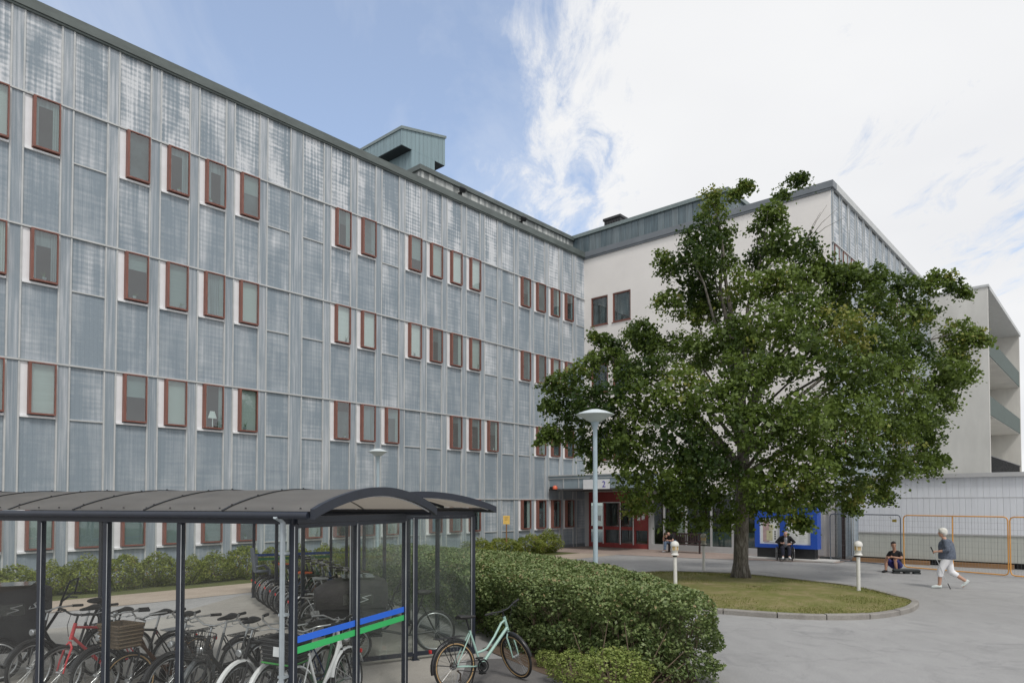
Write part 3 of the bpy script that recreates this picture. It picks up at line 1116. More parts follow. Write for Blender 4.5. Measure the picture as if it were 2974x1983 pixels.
e_.box(3.72, 3.9, -.03, -.014, 1.55, 1.85)
e_.build('notice', M_WHITE, d_)
# shop window
sw = MB()
sw.box(4.36, 10.2, -.10, .12, 0, .30)
sw.build('plinth', M_LIGHTGREY, WROOT)
sw = MB()
for x in (4.36, 5.0, 6.25, 7.6, 8.7, 10.1):
    sw.box(x, x + .09, -.04, .08, .30, 3.05)
sw.box(4.36, 10.2, -.04, .08, 2.85, 3.05)
SHW = sw.build('shop_window', M_LIGHTGREY, WROOT)
e_ = MB()
e_.box(4.45, 10.1, .0, .01, .30, 2.85)
e_.build('pane', M_SHOP, SHW)
e_ = MB()
e_.box(5.75, 6.25, .04, .05, .75, 2.4)
e_.build('poster', M_RENDER, SHW)
e_ = MB()
e_.box(6.6, 10.0, .55, .62, .32, 1.0)
e_.build('counter', M_BL[2], SHW)
e_ = MB()
e_.box(5.85, 6.15, .03, .039, 1.75, 1.98)
e_.build('flyer', mat('orange_print', (0.72, 0.24, 0.03), 0.6), SHW)
# right stretch of the ground floor: concrete piers and a dark gap
e_ = MB()
e_.box(10.2, 11.1, -.02, .2, 0, 3.05)
e_.box(11.55, 12.1, -.06, .2, 0, 3.05)
e_.box(12.1, SW, .02, .2, 0, 3.05)
e_.box(SW - .25, SW, -.05, .02, 0, 3.05)
e_.build('ground_floor_wall', M_CONC, WROOT)
e_ = MB()
e_.box(12.25, 12.95, -.03, .02, .1, 2.35)
e_.build('hatch', M_LIGHTGREY, WROOT)
e_ = MB()
e_.box(SW + .30, SW + .42, -.10, .02, 0, 3.0)
e_.build('drainpipe', mat('dark_brown_pipe', (0.055, 0.035, 0.03), 0.6), WROOT)
# entrance canopy
M_CANOPY = mat('canopy_panel', (0.27, 0.33, 0.37), 0.5, 0, 0.08, 2)
cn = MB()
cn.box(.02, 5.6, -3.3, -.02, 3.18, 3.84)
CAN = cn.build('canopy', M_CANOPY, WROOT)
e_ = MB()
e_.box(-.04, 5.64, -3.36, -.02, 3.842, 3.90)
e_.box(.0, 5.62, -3.345, -3.302, 3.70, 3.73)
for x in (.03, 1.0, 1.98, 2.95, 4.3, 5.5):
    e_.box(x, x + .05, -3.33, -3.302, 3.2, 3.7)
e_.build('trim', M_BATTEN, CAN)
e_ = MB()
e_.box(.0, 5.62, -3.32, -.02, 3.10, 3.178)
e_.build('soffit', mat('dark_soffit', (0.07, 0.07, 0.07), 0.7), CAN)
sgn = MB()
sgn.box(2.35, 3.92, -3.40, -3.345, 3.14, 3.62)
SG = thing('number_sign', 'white sign with blue number 2 on the entrance canopy edge', 'sign', CORNER, angz(D2))
sgn.build('sign_plate', M_WHITE, SG)
cu = bpy.data.curves.new('digit', 'FONT')
cu.body = '2'
cu.size = .44
cu.extrude = .006
tmp = bpy.data.objects.new('digit_text', cu)
COL.objects.link(tmp)
dg = bpy.context.evaluated_depsgraph_get()
tme = bpy.data.meshes.new_from_object(tmp.evaluated_get(dg))
bpy.data.objects.remove(tmp)
tme.materials.clear()
tme.materials.append(mat('blue_digit', (0.12, 0.10, 0.45), 0.5))
o = link('digit', tme, SG)
o.location = (3.50, -3.408, 3.23)
o.rotation_euler = (R(90), 0, 0)
# beacon on the canopy
BE = thing('alarm_beacon', 'small orange red beacon lamp at the left end of the canopy', 'beacon', wht(.55, 3.42, 3.16), angz(D2))
e_ = MB()
e_.lathe([(.12, 0), (.13, .05), (.12, .12), (.08, .18), (.03, .2)], 16)
e_.build('lens', mat('orange_lens', (0.75, 0.16, 0.08), 0.3), BE, 50)
e_ = MB()
e_.box(-.32, -.17, -.08, .08, 0, .14, bev=.02)
e_.box(-.17, -.1, -.03, .03, .03, .08)
e_.build('bracket', M_BLACK, BE)

# paper notice on the facade
pn = MB()
t_ = 2.72
pn.box(-3.06, -2.86, -.052, -.034, 1.75, 2.12)
q = pn.build('notice_sheet', mat('pinkish_paper', (0.75, 0.55, 0.55), 0.7, 0, .3, 9), None, label='small pinkish paper notice fixed between two ground floor windows', category='notice')
q.location = CORNER
q.rotation_euler = (0, 0, angz(D1))
# yellow marker sign
p_ = fac(6.4, 2.6)
k = (1471 - 1487) / FPX
b0 = CORNER + D2 * 2.2
t = (b0.x - k * b0.y) / (D1.x - k * D1.y)
p_ = b0 - D1 * t
YS = thing('marker_sign', 'small yellow sign on a wooden stake among the bushes', 'sign', p_, R(0))
zc = CAM_H + (HOR - 1509) / FPX * p_.y
e_ = MB()
e_.box(-.15, .15, -.012, .012, zc - .19, zc + .19)
YP = e_.build('sign_plate', mat('yellow_plate', (0.72, 0.48, 0.12), 0.5), YS)
e_ = MB()
for q in range(3):
    e_.box(-.09, .09 - q * .02, -.016, -.0125, zc + .11 - q * .06, zc + .13 - q * .06)
e_.build('print', mat('brown_print', (0.35, 0.2, 0.06), 0.6), YP)
e_ = MB()
e_.box(-.03, .03, .013, .05, 0, zc + .1)
e_.build('stake', mat('stake_wood', (0.22, 0.12, 0.06), 0.8), YS)

# ------------------------------------------------------------------ balcony block on the right
BR = wht(SW, -20.4)
BROOT = thing('balcony_building', 'pale stained concrete block with open balconies behind the grey cabin', 'building', BR, angz(D2))
M_STAIN = mat('stained_concrete', (0.60, 0.59, 0.555), 0.85, 0, 0.16, 0.35, .1, 40, stretch=(1, 1, 0.35))
e_ = MB()
e_.box(0, 3.17, 0, .3, 0, 16.1)
e_.box(.0, 1.0, .3, 17, 0, 16.1)
e_.build('wall', M_STAIN, BROOT)
e_ = MB()
e_.box(-.05, 3.25, -.06, .36, 16.1, 16.25)
e_.box(1.0, 3.25, .36, 17.2, 16.0, 16.25)
e_.build('roof', M_BATTEN, BROOT)
e_ = MB()
e_.box(1.0, 3.17, 16.7, 17.0, 0, 16.0)
e_.build('end_wall', M_STAIN, BROOT)
M_GREENGL = mat('green_balcony_panel', (0.060, 0.090, 0.078), 0.6, 0, 0.15, 2)
for k, zb in enumerate((12.0, 8.2, 4.4)):
    e_ = MB()
    e_.box(1.0, 3.1, .3, 16.7, zb - .2, zb)
    o = e_.build('balcony', M_STAIN, BROOT)
    g = MB()
    if k < 2:
        g.box(3.1, 3.14, .3, 16.7, zb - .15, zb + 1.05)
        g.build('parapet', M_GREENGL, o)
    else:
        g.box(3.08, 3.14, .3, 16.7, zb + 1.0, zb + 1.06)
        for q in range(80):
            g.box(3.09, 3.12, .3 + q * .2, .325 + q * .2, zb, zb + 1.0)
        g.build('railing', M_BLACK, o)

# ------------------------------------------------------------------ low grey cabin with wall of profiled sheet
HO = gp(2494, 1629.5)
HR = thing('site_cabin', 'low pale grey cabin of ribbed sheet behind the orange fence', 'cabin', HO, angz(D2))
M_SHEET = ribbed_mat('pale_ribbed_sheet', (0.70, 0.725, 0.77), 0.20, 0.5, 0.5, 0.05)
M_SHEETG = ribbed_mat('sage_ribbed_sheet', (0.47, 0.485, 0.445), 0.20, 0.55, 0.5, 0.05)
e_ = MB()
e_.box(0, 11, 0, 2.2, 1.26, 2.64)
e_.box(0, 11, .02, 2.2, 2.66, 3.42)
e_.build('upper_wall', M_SHEET, HR)
e_ = MB()
e_.box(0, 11, 0.01, 2.2, .22, 1.20)
e_.build('lower_wall', M_SHEETG, HR)
e_ = MB()
e_.box(-.02, 11, -.02, 2.2, 1.20, 1.26)
e_.box(-.02, 11, -.01, 2.2, 2.64, 2.66)
e_.box(-.25, 11.2, -.12, 2.3, 3.42, 3.58)
e_.build('trim', M_LIGHTGREY, HR)
M_TIMBER = mat('raw_timber', (0.27, 0.155, 0.075), 0.8, 0, 0.25, 3, stretch=(0.5, 6, 6))
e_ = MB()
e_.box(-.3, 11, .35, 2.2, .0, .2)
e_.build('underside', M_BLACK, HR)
e_ = MB()
e_.box(-.2, 2.6, -.16, .05, .0, .16)
e_.box(3.4, 5.3, -.16, .05, .0, .17)
e_.box(6.1, 9.8, -.16, .05, .0, .16)
e_.build('timber_sill', M_TIMBER, HR)

# ------------------------------------------------------------------ mesh fences
M_ORANGE = mat('orange_powder_coat', (0.74, 0.36, 0.085), 0.4, 0, 0.08, 3)
M_GREYST = mat('dark_grey_tube', (0.13, 0.15, 0.18), 0.45, 0.2, 0.1, 4)
M_WIRE = mat('galvanised_wire', (0.24, 0.25, 0.26), 0.5, 0.3, 0.1, 4)


def fence_panel(label, a, b, h, m, mid=True, tag=False):
    L = (b - a).length
    T_ = thing('mesh_fence', label, 'fence', a, angz(b - a), 'temporary mesh fence panels')
    f = MB()
    r = .022
    c = .12
    path = [(0, 0, .06 + c), (0, 0, h - c), (c * .3, 0, h - c * .3), (c, 0, h), (L - c, 0, h), (L - c * .3, 0, h - c * .3), (L, 0, h - c), (L, 0, .06 + c), (L - c * .3, 0, .06 + c * .3), (L - c, 0, .06), (c, 0, .06), (c * .3, 0, .06 + c * .3), (0, 0, .06 + c)]
    f.tube(path, r, 8)
    if mid:
        f.tube([(L * .5, 0, .06), (L * .5, 0, h)], r, 8)
    f.build('frame', m, T_, 60)
    q = MB()
    n = int(L / .1)
    for k in range(1, n):
        x = L * k / n
        q.tube([(x, .012, .06), (x, .012, h)], .0022, 4, caps=False)
    for k in range(1, 9):
        z = .06 + (h - .06) * k / 9
        q.tube([(0, .016, z), (L, .016, z)], .0022, 4, caps=False)
    q.build('mesh', M_WIRE, T_)
    if tag:
        q = MB()
        q.box(L - .32, L - .14, -.03, -.02, h - .27, h - .17)
        q.build('tag', mat('ochre_tag', (0.40, 0.30, 0.05), 0.6), T_)
    return T_


fa, fb = gp(2412, 1628), gp(2617, 1646)
fence_panel('dark grey mesh fence panel with small ochre tag beside orange panel', fa, fb, 1.98, M_GREYST, False, True)
oa, ob = gp(2626, 1650), gp(2974, 1679)
dirf = (ob - oa).normalized()
fence_panel('orange framed mesh fence panel behind the walking woman', oa, oa + dirf * 3.5, 1.98, M_ORANGE)
fence_panel('orange framed mesh fence panel cut off by the picture edge', oa + dirf * 3.56, oa + dirf * 7.06, 1.98, M_ORANGE)
M_FOOT = mat('black_fence_foot', (0.03, 0.034, 0.035), 0.8, 0, 0.3, 8)


def fence_foot(label, p, rz):
    f = MB()
    f.box(-.42, .42, -.13, .13, .06, .155, bev=.03)
    for x0_, x1_ in ((-.42, -.22), (-.08, .08), (.22, .42)):
        f.box(x0_, x1_, -.125, .125, 0, .062)
    o = f.build('rubber_block', M_FOOT, None, label=label, category='fence block', group='black rubber fence feet')
    o.location = p
    o.rotation_euler = (0, 0, rz)


fence_foot('black rubber fence foot that the dark haired man sits on', gp(2632, 1665), R(-14))
fence_foot('black rubber fence foot beside the hatch at the grey panel end', gp(2412, 1627), R(-35))

# ------------------------------------------------------------------ notice board
NB0 = gp(2199, 1620.5)
NR = thing('notice_board', 'big blue notice board on black plinth with two posters under tree', 'notice board', NB0, angz(D2))
M_BLUE = mat('royal_blue', (0.018, 0.085, 0.46), 0.35, 0, 0.06, 3)
BW = 2.58
e_ = MB()
e_.box(.0, BW - .12, .02, .40, .03, .50)
e_.build('plinth', M_BLACK, NR)
e_ = MB()
for (a, b, c, d) in ((-.08, .12, .5, 2.25), (1.02, 1.28, .5, 2.25), (2.30, BW, .5, 2.25)):
    e_.box(a, b, -.04, .44, c, d)
for (a, b) in ((.12, 1.02), (1.28, 2.30)):
    e_.box(a, b, -.036, .436, .5, .66)
    e_.box(a, b, -.036, .436, 1.78, 2.25)
    e_.box(a, b, .06, .436, .66, 1.78)
e_.build('case', M_BLUE, NR)
M_PAPER = mat('poster_paper', (0.82, 0.83, 0.80), 0.7, 0, 0.03, 2)
PCOL = [mat('poster_pink', (0.50, 0.36, 0.35), 0.7, 0, .15, 6), mat('poster_cream', (0.58, 0.56, 0.36), 0.7, 0, .2, 8), mat('poster_ink', (0.10, 0.10, 0.10), 0.7), mat('poster_grey', (0.42, 0.45, 0.46), 0.7, 0, .1, 4)]
for k, (a, b) in enumerate(((.122, 1.018), (1.282, 2.298))):
    e_ = MB()
    e_.box(a, b, .03, .058, .665, 1.775)
    po = e_.build('poster', M_PAPER, NR)
    g = MB()
    if k == 0:
        g.box(a + .14, a + .42, .024, .029, .75, 1.68, mi=0)
        g.box(a + .30, a + .56, .020, .0235, .80, 1.25, mi=1)
        g.box(a + .42, a + .60, .0175, .0195, 1.28, 1.5, mi=1)
        for q in range(4):
            g.box(a + .64, a + .70, .024, .029, .86 + q * .10, .93 + q * .10, mi=2)
        g.box(a + .18, a + .72, .0255, .0285, .71, .725, mi=2)
    else:
        for q in range(11):
            g.box(a + .10, a + .10 + rnd.uniform(.22, .34), .026, .029, .80 + q * .08, .812 + q * .08, mi=3)
            g.box(a + .52, a + .52 + rnd.uniform(.2, .32), .026, .029, .80 + q * .08, .812 + q * .08, mi=3)
        g.box(a + .62, a + .70, .025, .029, 1.40, 1.44, mi=2)
    g.build('print', PCOL, po)
e_ = MB()
e_.box(-.6, 3.3, -.45, .75, 0.02, .075)
e_.build('plinth_slab', M_CONC, NR)

# ------------------------------------------------------------------ bench
BN = gp(1926, 1603)
BNR = thing('bench', 'dark brown slatted bench beside the red entrance doors', 'bench', BN, angz(D2))
M_BENCH = mat('dark_brown_wood', (0.050, 0.030, 0.030), 0.6, 0, 0.25, 4)
e_ = MB()
e_.box(.05, 1.9, .52, .57, .88, .96)
e_.box(.05, 1.9, .50, .55, .50, .57)
for q in range(15):
    e_.box(.10 + q * .121, .165 + q * .121, .515, .545, .57, .88)
e_.build('backrest', M_BENCH, BNR)
e_ = MB()
for q in range(4):
    e_.box(.03, 1.92, .04 + q * .115, .13 + q * .115, .41, .445)
e_.build('seat', M_BENCH, BNR)
for x in (.0, 1.88):
    e_ = MB()
    e_.box(x, x + .07, .04, .11, 0, .41)
    e_.box(x, x + .07, .50, .58, 0, .95)
    e_.box(x, x + .07, .0, .55, .60, .65)
    e_.box(x + .005, x + .065, .04, .10, .45, .60)
    e_.build('leg', M_BENCH, BNR)

# ------------------------------------------------------------------ lamp posts


def lamp_post(label, p, dish, top=4.5):
    T_ = thing('street_lamp', label, 'street lamp', p, 0, 'dish topped street lamps')
    r = dish / 2
    e = MB()
    e.lathe([(.09, 0), (.09, .5), (.055, .54), (.048, top - .55), (.052, top - .42), (.075, top - .34), (.105, top - .28)], 18)
    e.build('pole', M_LAMPPOLE, T_, 40)
    e = MB()
    e.lathe([(.10, top - .285), (.17, top - .25), (r * .72, top - .17), (r, top - .125), (r, top - .115), (r * .6, top - .045), (r * .25, top - .005), (.02, top)], 32)
    e.build('lamp_shade', M_LAMP, T_, 35)
    return T_


lamp_post('pale blue street lamp with wide dish standing behind the hedge', Vector((1.83, 15.25, 0)), .84)
lamp_post('smaller looking street lamp with dish rising behind the bicycle shelter roof', Vector((-5.03, 26.0, 0)), .74, 4.48)

M_BOLW = mat('bollard_white', (0.70, 0.69, 0.66), 0.55, 0, 0.08, 8)
M_BOLG = mat('bollard_weathered', (0.40, 0.39, 0.33), 0.7, 0, 0.25, 9)
M_AMBER = mat('amber_lens', (0.55, 0.40, 0.20), 0.35, 0, 0.2, 12)


def bollard(label, p, weath, tilt):
    T_ = thing('bollard_light', label, 'bollard light', p, 0, 'white bollard lights around the grass island')
    T_.rotation_euler = (0, tilt, rnd.uniform(0, 3))
    T_.scale = (.84, .84, 1)
    m = M_BOLG if weath else M_BOLW
    e = MB()
    e.lathe([(.058, 0), (.055, .9)], 14)
    e.build('post', M_BOLW, T_, 40)
    e = MB()
    e.lathe([(.062, .895), (.062, .93)], 14)
    e.build('collar', M_BLACK, T_, 40)
    e = MB()
    e.lathe([(.075, .93), (.125, .945), (.12, .96), (.09, .99), (.10, 1.06), (.115, 1.075)], 18)
    e.build('base', m, T_, 40)
    e = MB()
    e.lathe([(.105, 1.075), (.108, 1.185)], 18)
    e.build('lens', M_AMBER, T_, 40)
    e = MB()
    for q in range(5):
        a = q * 2 * math.pi / 5
        e.box(-.012, .012, .104, .118, 1.075, 1.185, M=Matrix.Rotation(a, 4, 'Z'))
    e.lathe([(.13, 1.18), (.135, 1.20), (.125, 1.25), (.09, 1.295), (.04, 1.315), (.01, 1.32)], 18)
    e.build('cap', m, T_, 40)


bollard('clean white bollard light poking up just behind the hedge', Vector((4.32, 18.4, .12)), False, R(1))
p_ = gp(2044, 1668)
bollard('bollard light with weathered grey head in front of the bench', Vector((p_.x, p_.y, .09)), True, R(-1.5))
p_ = gp(2494, 1727)
bollard('white bollard light standing right of the tree on the island edge', Vector((p_.x, p_.y, .12)), False, R(-2.5))

# ------------------------------------------------------------------ bicycle shelters
M_ROOFSH = mat('brown_roof_sheet', (0.155, 0.149, 0.140), 0.5, 0.0, 0.22, 1.6, 0.08, 30, stretch=(2.5, 0.6, 1))
_m = M_ROOFSH.node_tree
_tr = node(_m, 'ShaderNodeBsdfTranslucent', Color=(0.62, 0.55, 0.46, 1))
_mx = _m.nodes.new('ShaderNodeMixShader')
_mx.inputs[0].default_value = 0.30
_m.links.new(_m.nodes['Principled BSDF'].outputs[0], _mx.inputs[1])
_m.links.new(_tr.outputs[0], _mx.inputs[2])
_m.links.new(_mx.outputs[0], _m.nodes['Material Output'].inputs['Surface'])
M_UNDER = mat('roof_underside', (0.58, 0.54, 0.47), 0.6, 0, 0.1, 1.5)
M_STRB = mat('blue_stripe', (0.035, 0.165, 0.78), 0.4, 0, 0.03, 2)
M_STRG = mat('green_stripe', (0.055, 0.52, 0.155), 0.4, 0, 0.03, 2)
M_STRBD = mat('darker_blue_stripe', (0.018, 0.06, 0.24), 0.5, 0, 0.08, 2)  # darker copies of both stripe colours, used on the far shelter
M_STRGD = mat('darker_green_stripe', (0.025, 0.15, 0.055), 0.5, 0, 0.08, 2)
EAVE, RISE = 2.31, .235


def arch_z(x, W, ov):
    t = (x + ov) / (W + 2 * ov)
    return EAVE + .05 + RISE * max(0.0, math.sin(math.pi * min(max(t, 0), 1))) ** 0.85


def shelter(label, origin, xdir, W, L, ov, left_posts, right_posts, left_glass, right_glass, far_glass, joint):
    T_ = thing('bicycle_shelter', label, 'bicycle shelter', origin, angz(xdir), 'bicycle shelters with arched roofs')
    oy = .32
    y0, y1 = -oy, L + oy
    xs = [-ov + (W + 2 * ov) * k / 20 for k in range(21)]
    top = [(x, arch_z(x, W, ov)) for x in xs]
    prof = [(x, z) for x, z in top] + [(x, z - .018) for x, z in reversed(top)]
    nj = int(round((y1 - y0) / joint))
    r = MB()
    for k in range(nj):
        a = y0 + (y1 - y0) * k / nj + .004
        b = y0 + (y1 - y0) * (k + 1) / nj - .004
        # upper sheet and underside
        r.loft([[(x, a, z) for x, z in top], [(x, b, z) for x, z in top]], closed=False, caps=False, mi=0)
    RO = r.build('roof', [M_ROOFSH, M_UNDER], T_, 60)
    s = MB()
    for k in range(1, nj):
        y = y0 + (y1 - y0) * k / nj
        s.loft([[(x, y - .014, z + .002) for x, z in top], [(x, y - .014, z + .012) for x, z in top], [(x, y + .014, z + .012) for x, z in top], [(x, y + .014, z + .002) for x, z in top]], closed=False, caps=False)
        for x, z in top[1::3]:
            s.lathe([(.012, 0), (.009, .012)], 6, (x, y, z + .010))
    for k in range(int((y1 - y0) / .33)):
        s.lathe([(.011, 0), (.008, .012)], 6, (-ov + .05, y0 + .15 + k * .33, arch_z(-ov + .05, W, ov) + .002))
    s.build('roof_seam', M_BLACK, RO, 60)
    # arched rims at both ends, and inner trusses
    for y in (y0, y1):
        m = MB()
        d = -.05 if y == y0 else .05
        m.loft([[(x, y, z + .022), (x, y + d, z + .022), (x, y + d, z - .075), (x, y, z - .075)] for x, z in top])
        o = m.build('roof_rim', M_NAVY, T_, 60)
        m = MB()
        d2 = .012 if y == y0 else -.012
        m.loft([[(x, y + d2, z - .03), (x, y - d2 * .2, z - .03), (x, y - d2 * .2, z - .085), (x, y + d2, z - .085)] for x, z in top[1:-1]])
        m.build('inner_trim', M_WHITE, o, 60)
    m = MB()
    for y in sorted(set(left_posts + right_posts)):
        if y > .3:
            m.loft([[(x, y - .025, z - .02), (x, y + .025, z - .02), (x, y + .025, z - .07), (x, y - .025, z - .07)] for x, z in top[1:-1]])
        m.box(.02, W - .02, y - .03, y + .03, EAVE - .075, EAVE - .005)
    for x in (W * .33, W * .67):
        m.box(x - .02, x + .02, y0 + .05, y1 - .05, arch_z(x, W, ov) - .062, arch_z(x, W, ov) - .02)
    m.build('roof_truss', M_NAVY, T_)
    for x in (-ov, W + ov):
        m = MB()
        m.tube([(x, y0 + .02, EAVE + .01), (x, y1 - .02, EAVE + .01)], .036, 10)
        m.build('gutter', M_NAVY, T_, 50)
    m = MB()
    for x in (0, W):
        m.box(x - .03, x + .03, 0, L, EAVE - .08, EAVE - .012)
    m.build('eave_beam', M_NAVY, T_)
    # posts
    plist = [(0, y) for y in left_posts] + [(W, y) for y in right_posts] + [(W / 2, 0)] + ([(W / 2, L)] if far_glass else [])
    for x, y in plist:
        m = MB()
        hw = .033
        m.box(x - hw, x + hw, y - hw, y + hw, 0, EAVE - .08, bev=.006)
        m.box(x - .06, x + .06, y - .06, y + .06, 0, .012)
        P = m.build('post', M_NAVY, T_)
        m = MB()
        if x == 0 and left_glass:
            m.box(x - .037, x - hw - .001, y - .042, y - .034, .12, EAVE - .1)
        elif x == W / 2 or (y == 0):
            m.box(x - .043, x - .034, y - .040, y - .030, .12, EAVE - .1)
        if m.v:
            m.build('glazing_bead', M_ALU, P)

    def glass(name, x0_, x1_, y0_, y1_, mt=M_SHGLASS):
        m = MB()
        m.box(x0_, x1_, y0_, y1_, .14, EAVE - .09)
        return m.build(name, mt, T_)

    def stripes(par, x0_, x1_, y0_, y1_, dim=False):
        for z, mt, h in ((1.05, M_STRBD if dim else M_STRB, .068), (.945, M_STRGD if dim else M_STRG, .068)):
            m = MB()
            m.box(x0_, x1_, y0_, y1_, z - h / 2 + .04, z + h / 2 + .04)
            m.build('stripe', mt, par)
    if left_glass:
        for a, b in zip(left_posts, left_posts[1:]):
            glass('glass_panel', -.004, .004, a + .036, b - .036)
    if right_glass:
        for a, b in zip(right_posts, right_posts[1:]):
            glass('glass_panel', W - .004, W + .004, a + .036, b - .036, M_SHGLASS2)
    ends = [0] + ([L] if far_glass else [])
    for y in ends:
        for a, b in ((.036, W / 2 - .036), (W / 2 + .036, W - .036)):
            g = glass('glass_panel', a, b, y - .004, y + .004, M_SHGLASS2 if (not left_glass and y == 0) else M_SHGLASS)
            if left_glass and y == 0:
                stripes(g, a, b, -.010, -.0045)
            elif y == L and far_glass and not left_glass:
                stripes(g, a, b, L - .010, L - .0045, True)
        m = MB()
        m.box(.03, W - .03, y - .025, y + .025, .07, .13)
        m.build('bottom_rail', M_NAVY, T_)
        m = MB()
        m.box(.03, W - .03, y - .032, y + .032, EAVE - .12, EAVE - .078)
        m.build('top_rail', M_NAVY, T_)
    m = MB()
    if left_glass:
        m.box(-.025, .025, .03, L, .07, .13)
    if right_glass:
        m.box(W - .025, W + .025, .03, L, .07, .13)
    m.build('bottom_rail', M_NAVY, T_)
    return T_


S1 = shelter('near bicycle shelter with glass front, arched brown roof and bright stripes', SA, SE, 2.2, 6.74, .17, [0, 1.45, 2.52, 3.57, 4.62, 5.68, 6.74], [0, 5.35, 6.74], True, False, False, 1.06)
m = MB()
m.tube([(-.09, .06, .05), (-.09, .06, EAVE - .06), (-.20, .06, EAVE)], .026, 10)
for z in (.75, 1.35, 1.95):
    m.box(-.10, -.02, .02, .10, z - .012, z + .012)
m.build('downpipe', M_SILVER, S1, 50)
S2 = shelter('far bicycle shelter with open left side and dim stripes at its end', L1p, CR, 2.0, 8.75, .24, [0, 3.2, 5.75, 8.75], [0, 1.45, 2.9, 4.35, 5.8, 7.25, 8.75], False, True, True, 1.46)

# ------------------------------------------------------------------ bicycles
PAINT = {}


def paint(key, col, rough=.35):
    if key not in PAINT:
        PAINT[key] = mat(key, col, rough, 0, .06, 4)
    return PAINT[key]


P_BLACK = paint('bike_black', (0.018, 0.018, 0.02))
P_RED = paint('bike_red', (0.60, 0.055, 0.065))
P_MINT = paint('bike_mint', (0.33, 0.50, 0.445))
P_WHITE = paint('bike_white', (0.72, 0.73, 0.74))
P_GREY = paint('bike_grey', (0.12, 0.13, 0.14))
P_BLUE = paint('bike_blue', (0.03, 0.06, 0.16))
P_GREEN = paint('bike_green', (0.03, 0.09, 0.05))
P_BROWN = paint('bike_brown', (0.10, 0.05, 0.03))
M_TAN = mat('tan_tyre_wall', (0.40, 0.27, 0.135), .7, 0, .1, 9)
M_SADDLE = mat('black_saddle', (0.022, 0.021, 0.021), .55, 0, .2, 8)
M_BSKT = mat('brown_basket', (0.115, 0.082, 0.050), .8, 0, .3, 30)
M_WIREB = mat('black_wire', (0.02, 0.02, 0.022), .5, 0, .2, 9)
M_REFL = mat('red_reflector', (0.55, 0.03, 0.03), .25)
M_AMB = mat('amber_reflector', (0.65, 0.25, 0.03), .25)
M_ORCOV = mat('orange_cover', (0.75, 0.16, 0.06), .6, 0, .1, 5)
M_PEDAL = mat('pedal_black', (0.02, 0.02, 0.02), .7)
M_BRONZE = mat('dark_sprocket', (0.07, 0.055, 0.045), .45, .5)
MESHC = {}


def wheel_meshes(tan, r=.34):
    k = (tan, r)
    if k not in MESHC:
        t = MB()
        t.torus((0, 0, 0), r - .02, .021, 'y', 40, 8)
        tyre = t.mesh('tyre', M_RUBBER, 'all')
        t = MB()
        t.torus((0, 0, 0), r - .048, .013, 'y', 40, 6, ry=.015)
        rim = t.mesh('rim', M_CHROME if not tan else M_BLACK, 'all')
        t = MB()
        for q in range(28):
            a = 2 * math.pi * q / 28
            b = a + (.35 if q % 2 else -.35)
            t.tube([(.018 * math.cos(b), .028 if q % 4 < 2 else -.028, .018 * math.sin(b)), ((r - .055) * math.cos(a), 0, (r - .055) * math.sin(a))], .0017, 4, caps=False)
        t.tube([(0, -.05, 0), (0, .05, 0)], .02, 8)
        sp = t.mesh('spokes', M_CHROME, False)
        t = MB()
        for s in (-1, 1):
            t.torus((0, .014 * s, 0), r - .034, .011, 'y', 40, 5, ry=.009)
        wall = t.mesh('tyre_wall', M_TAN, 'all') if tan else None
        MESHC[k] = (tyre, rim, sp, wall)
    return MESHC[k]


def add_wheel(par, x, tan=False, M=None, r=.34, z=None):
    tyre, rim, sp, wall = wheel_meshes(tan, r)
    w_ = link('wheel', tyre, par)
    mt = Matrix.Translation((x, 0, r if z is None else z))
    w_.matrix_local = (M @ mt) if M else mt
    link('rim', rim, w_)
    link('spokes', sp, w_)
    if wall:
        link('tyre_wall', wall, w_)
    return w_


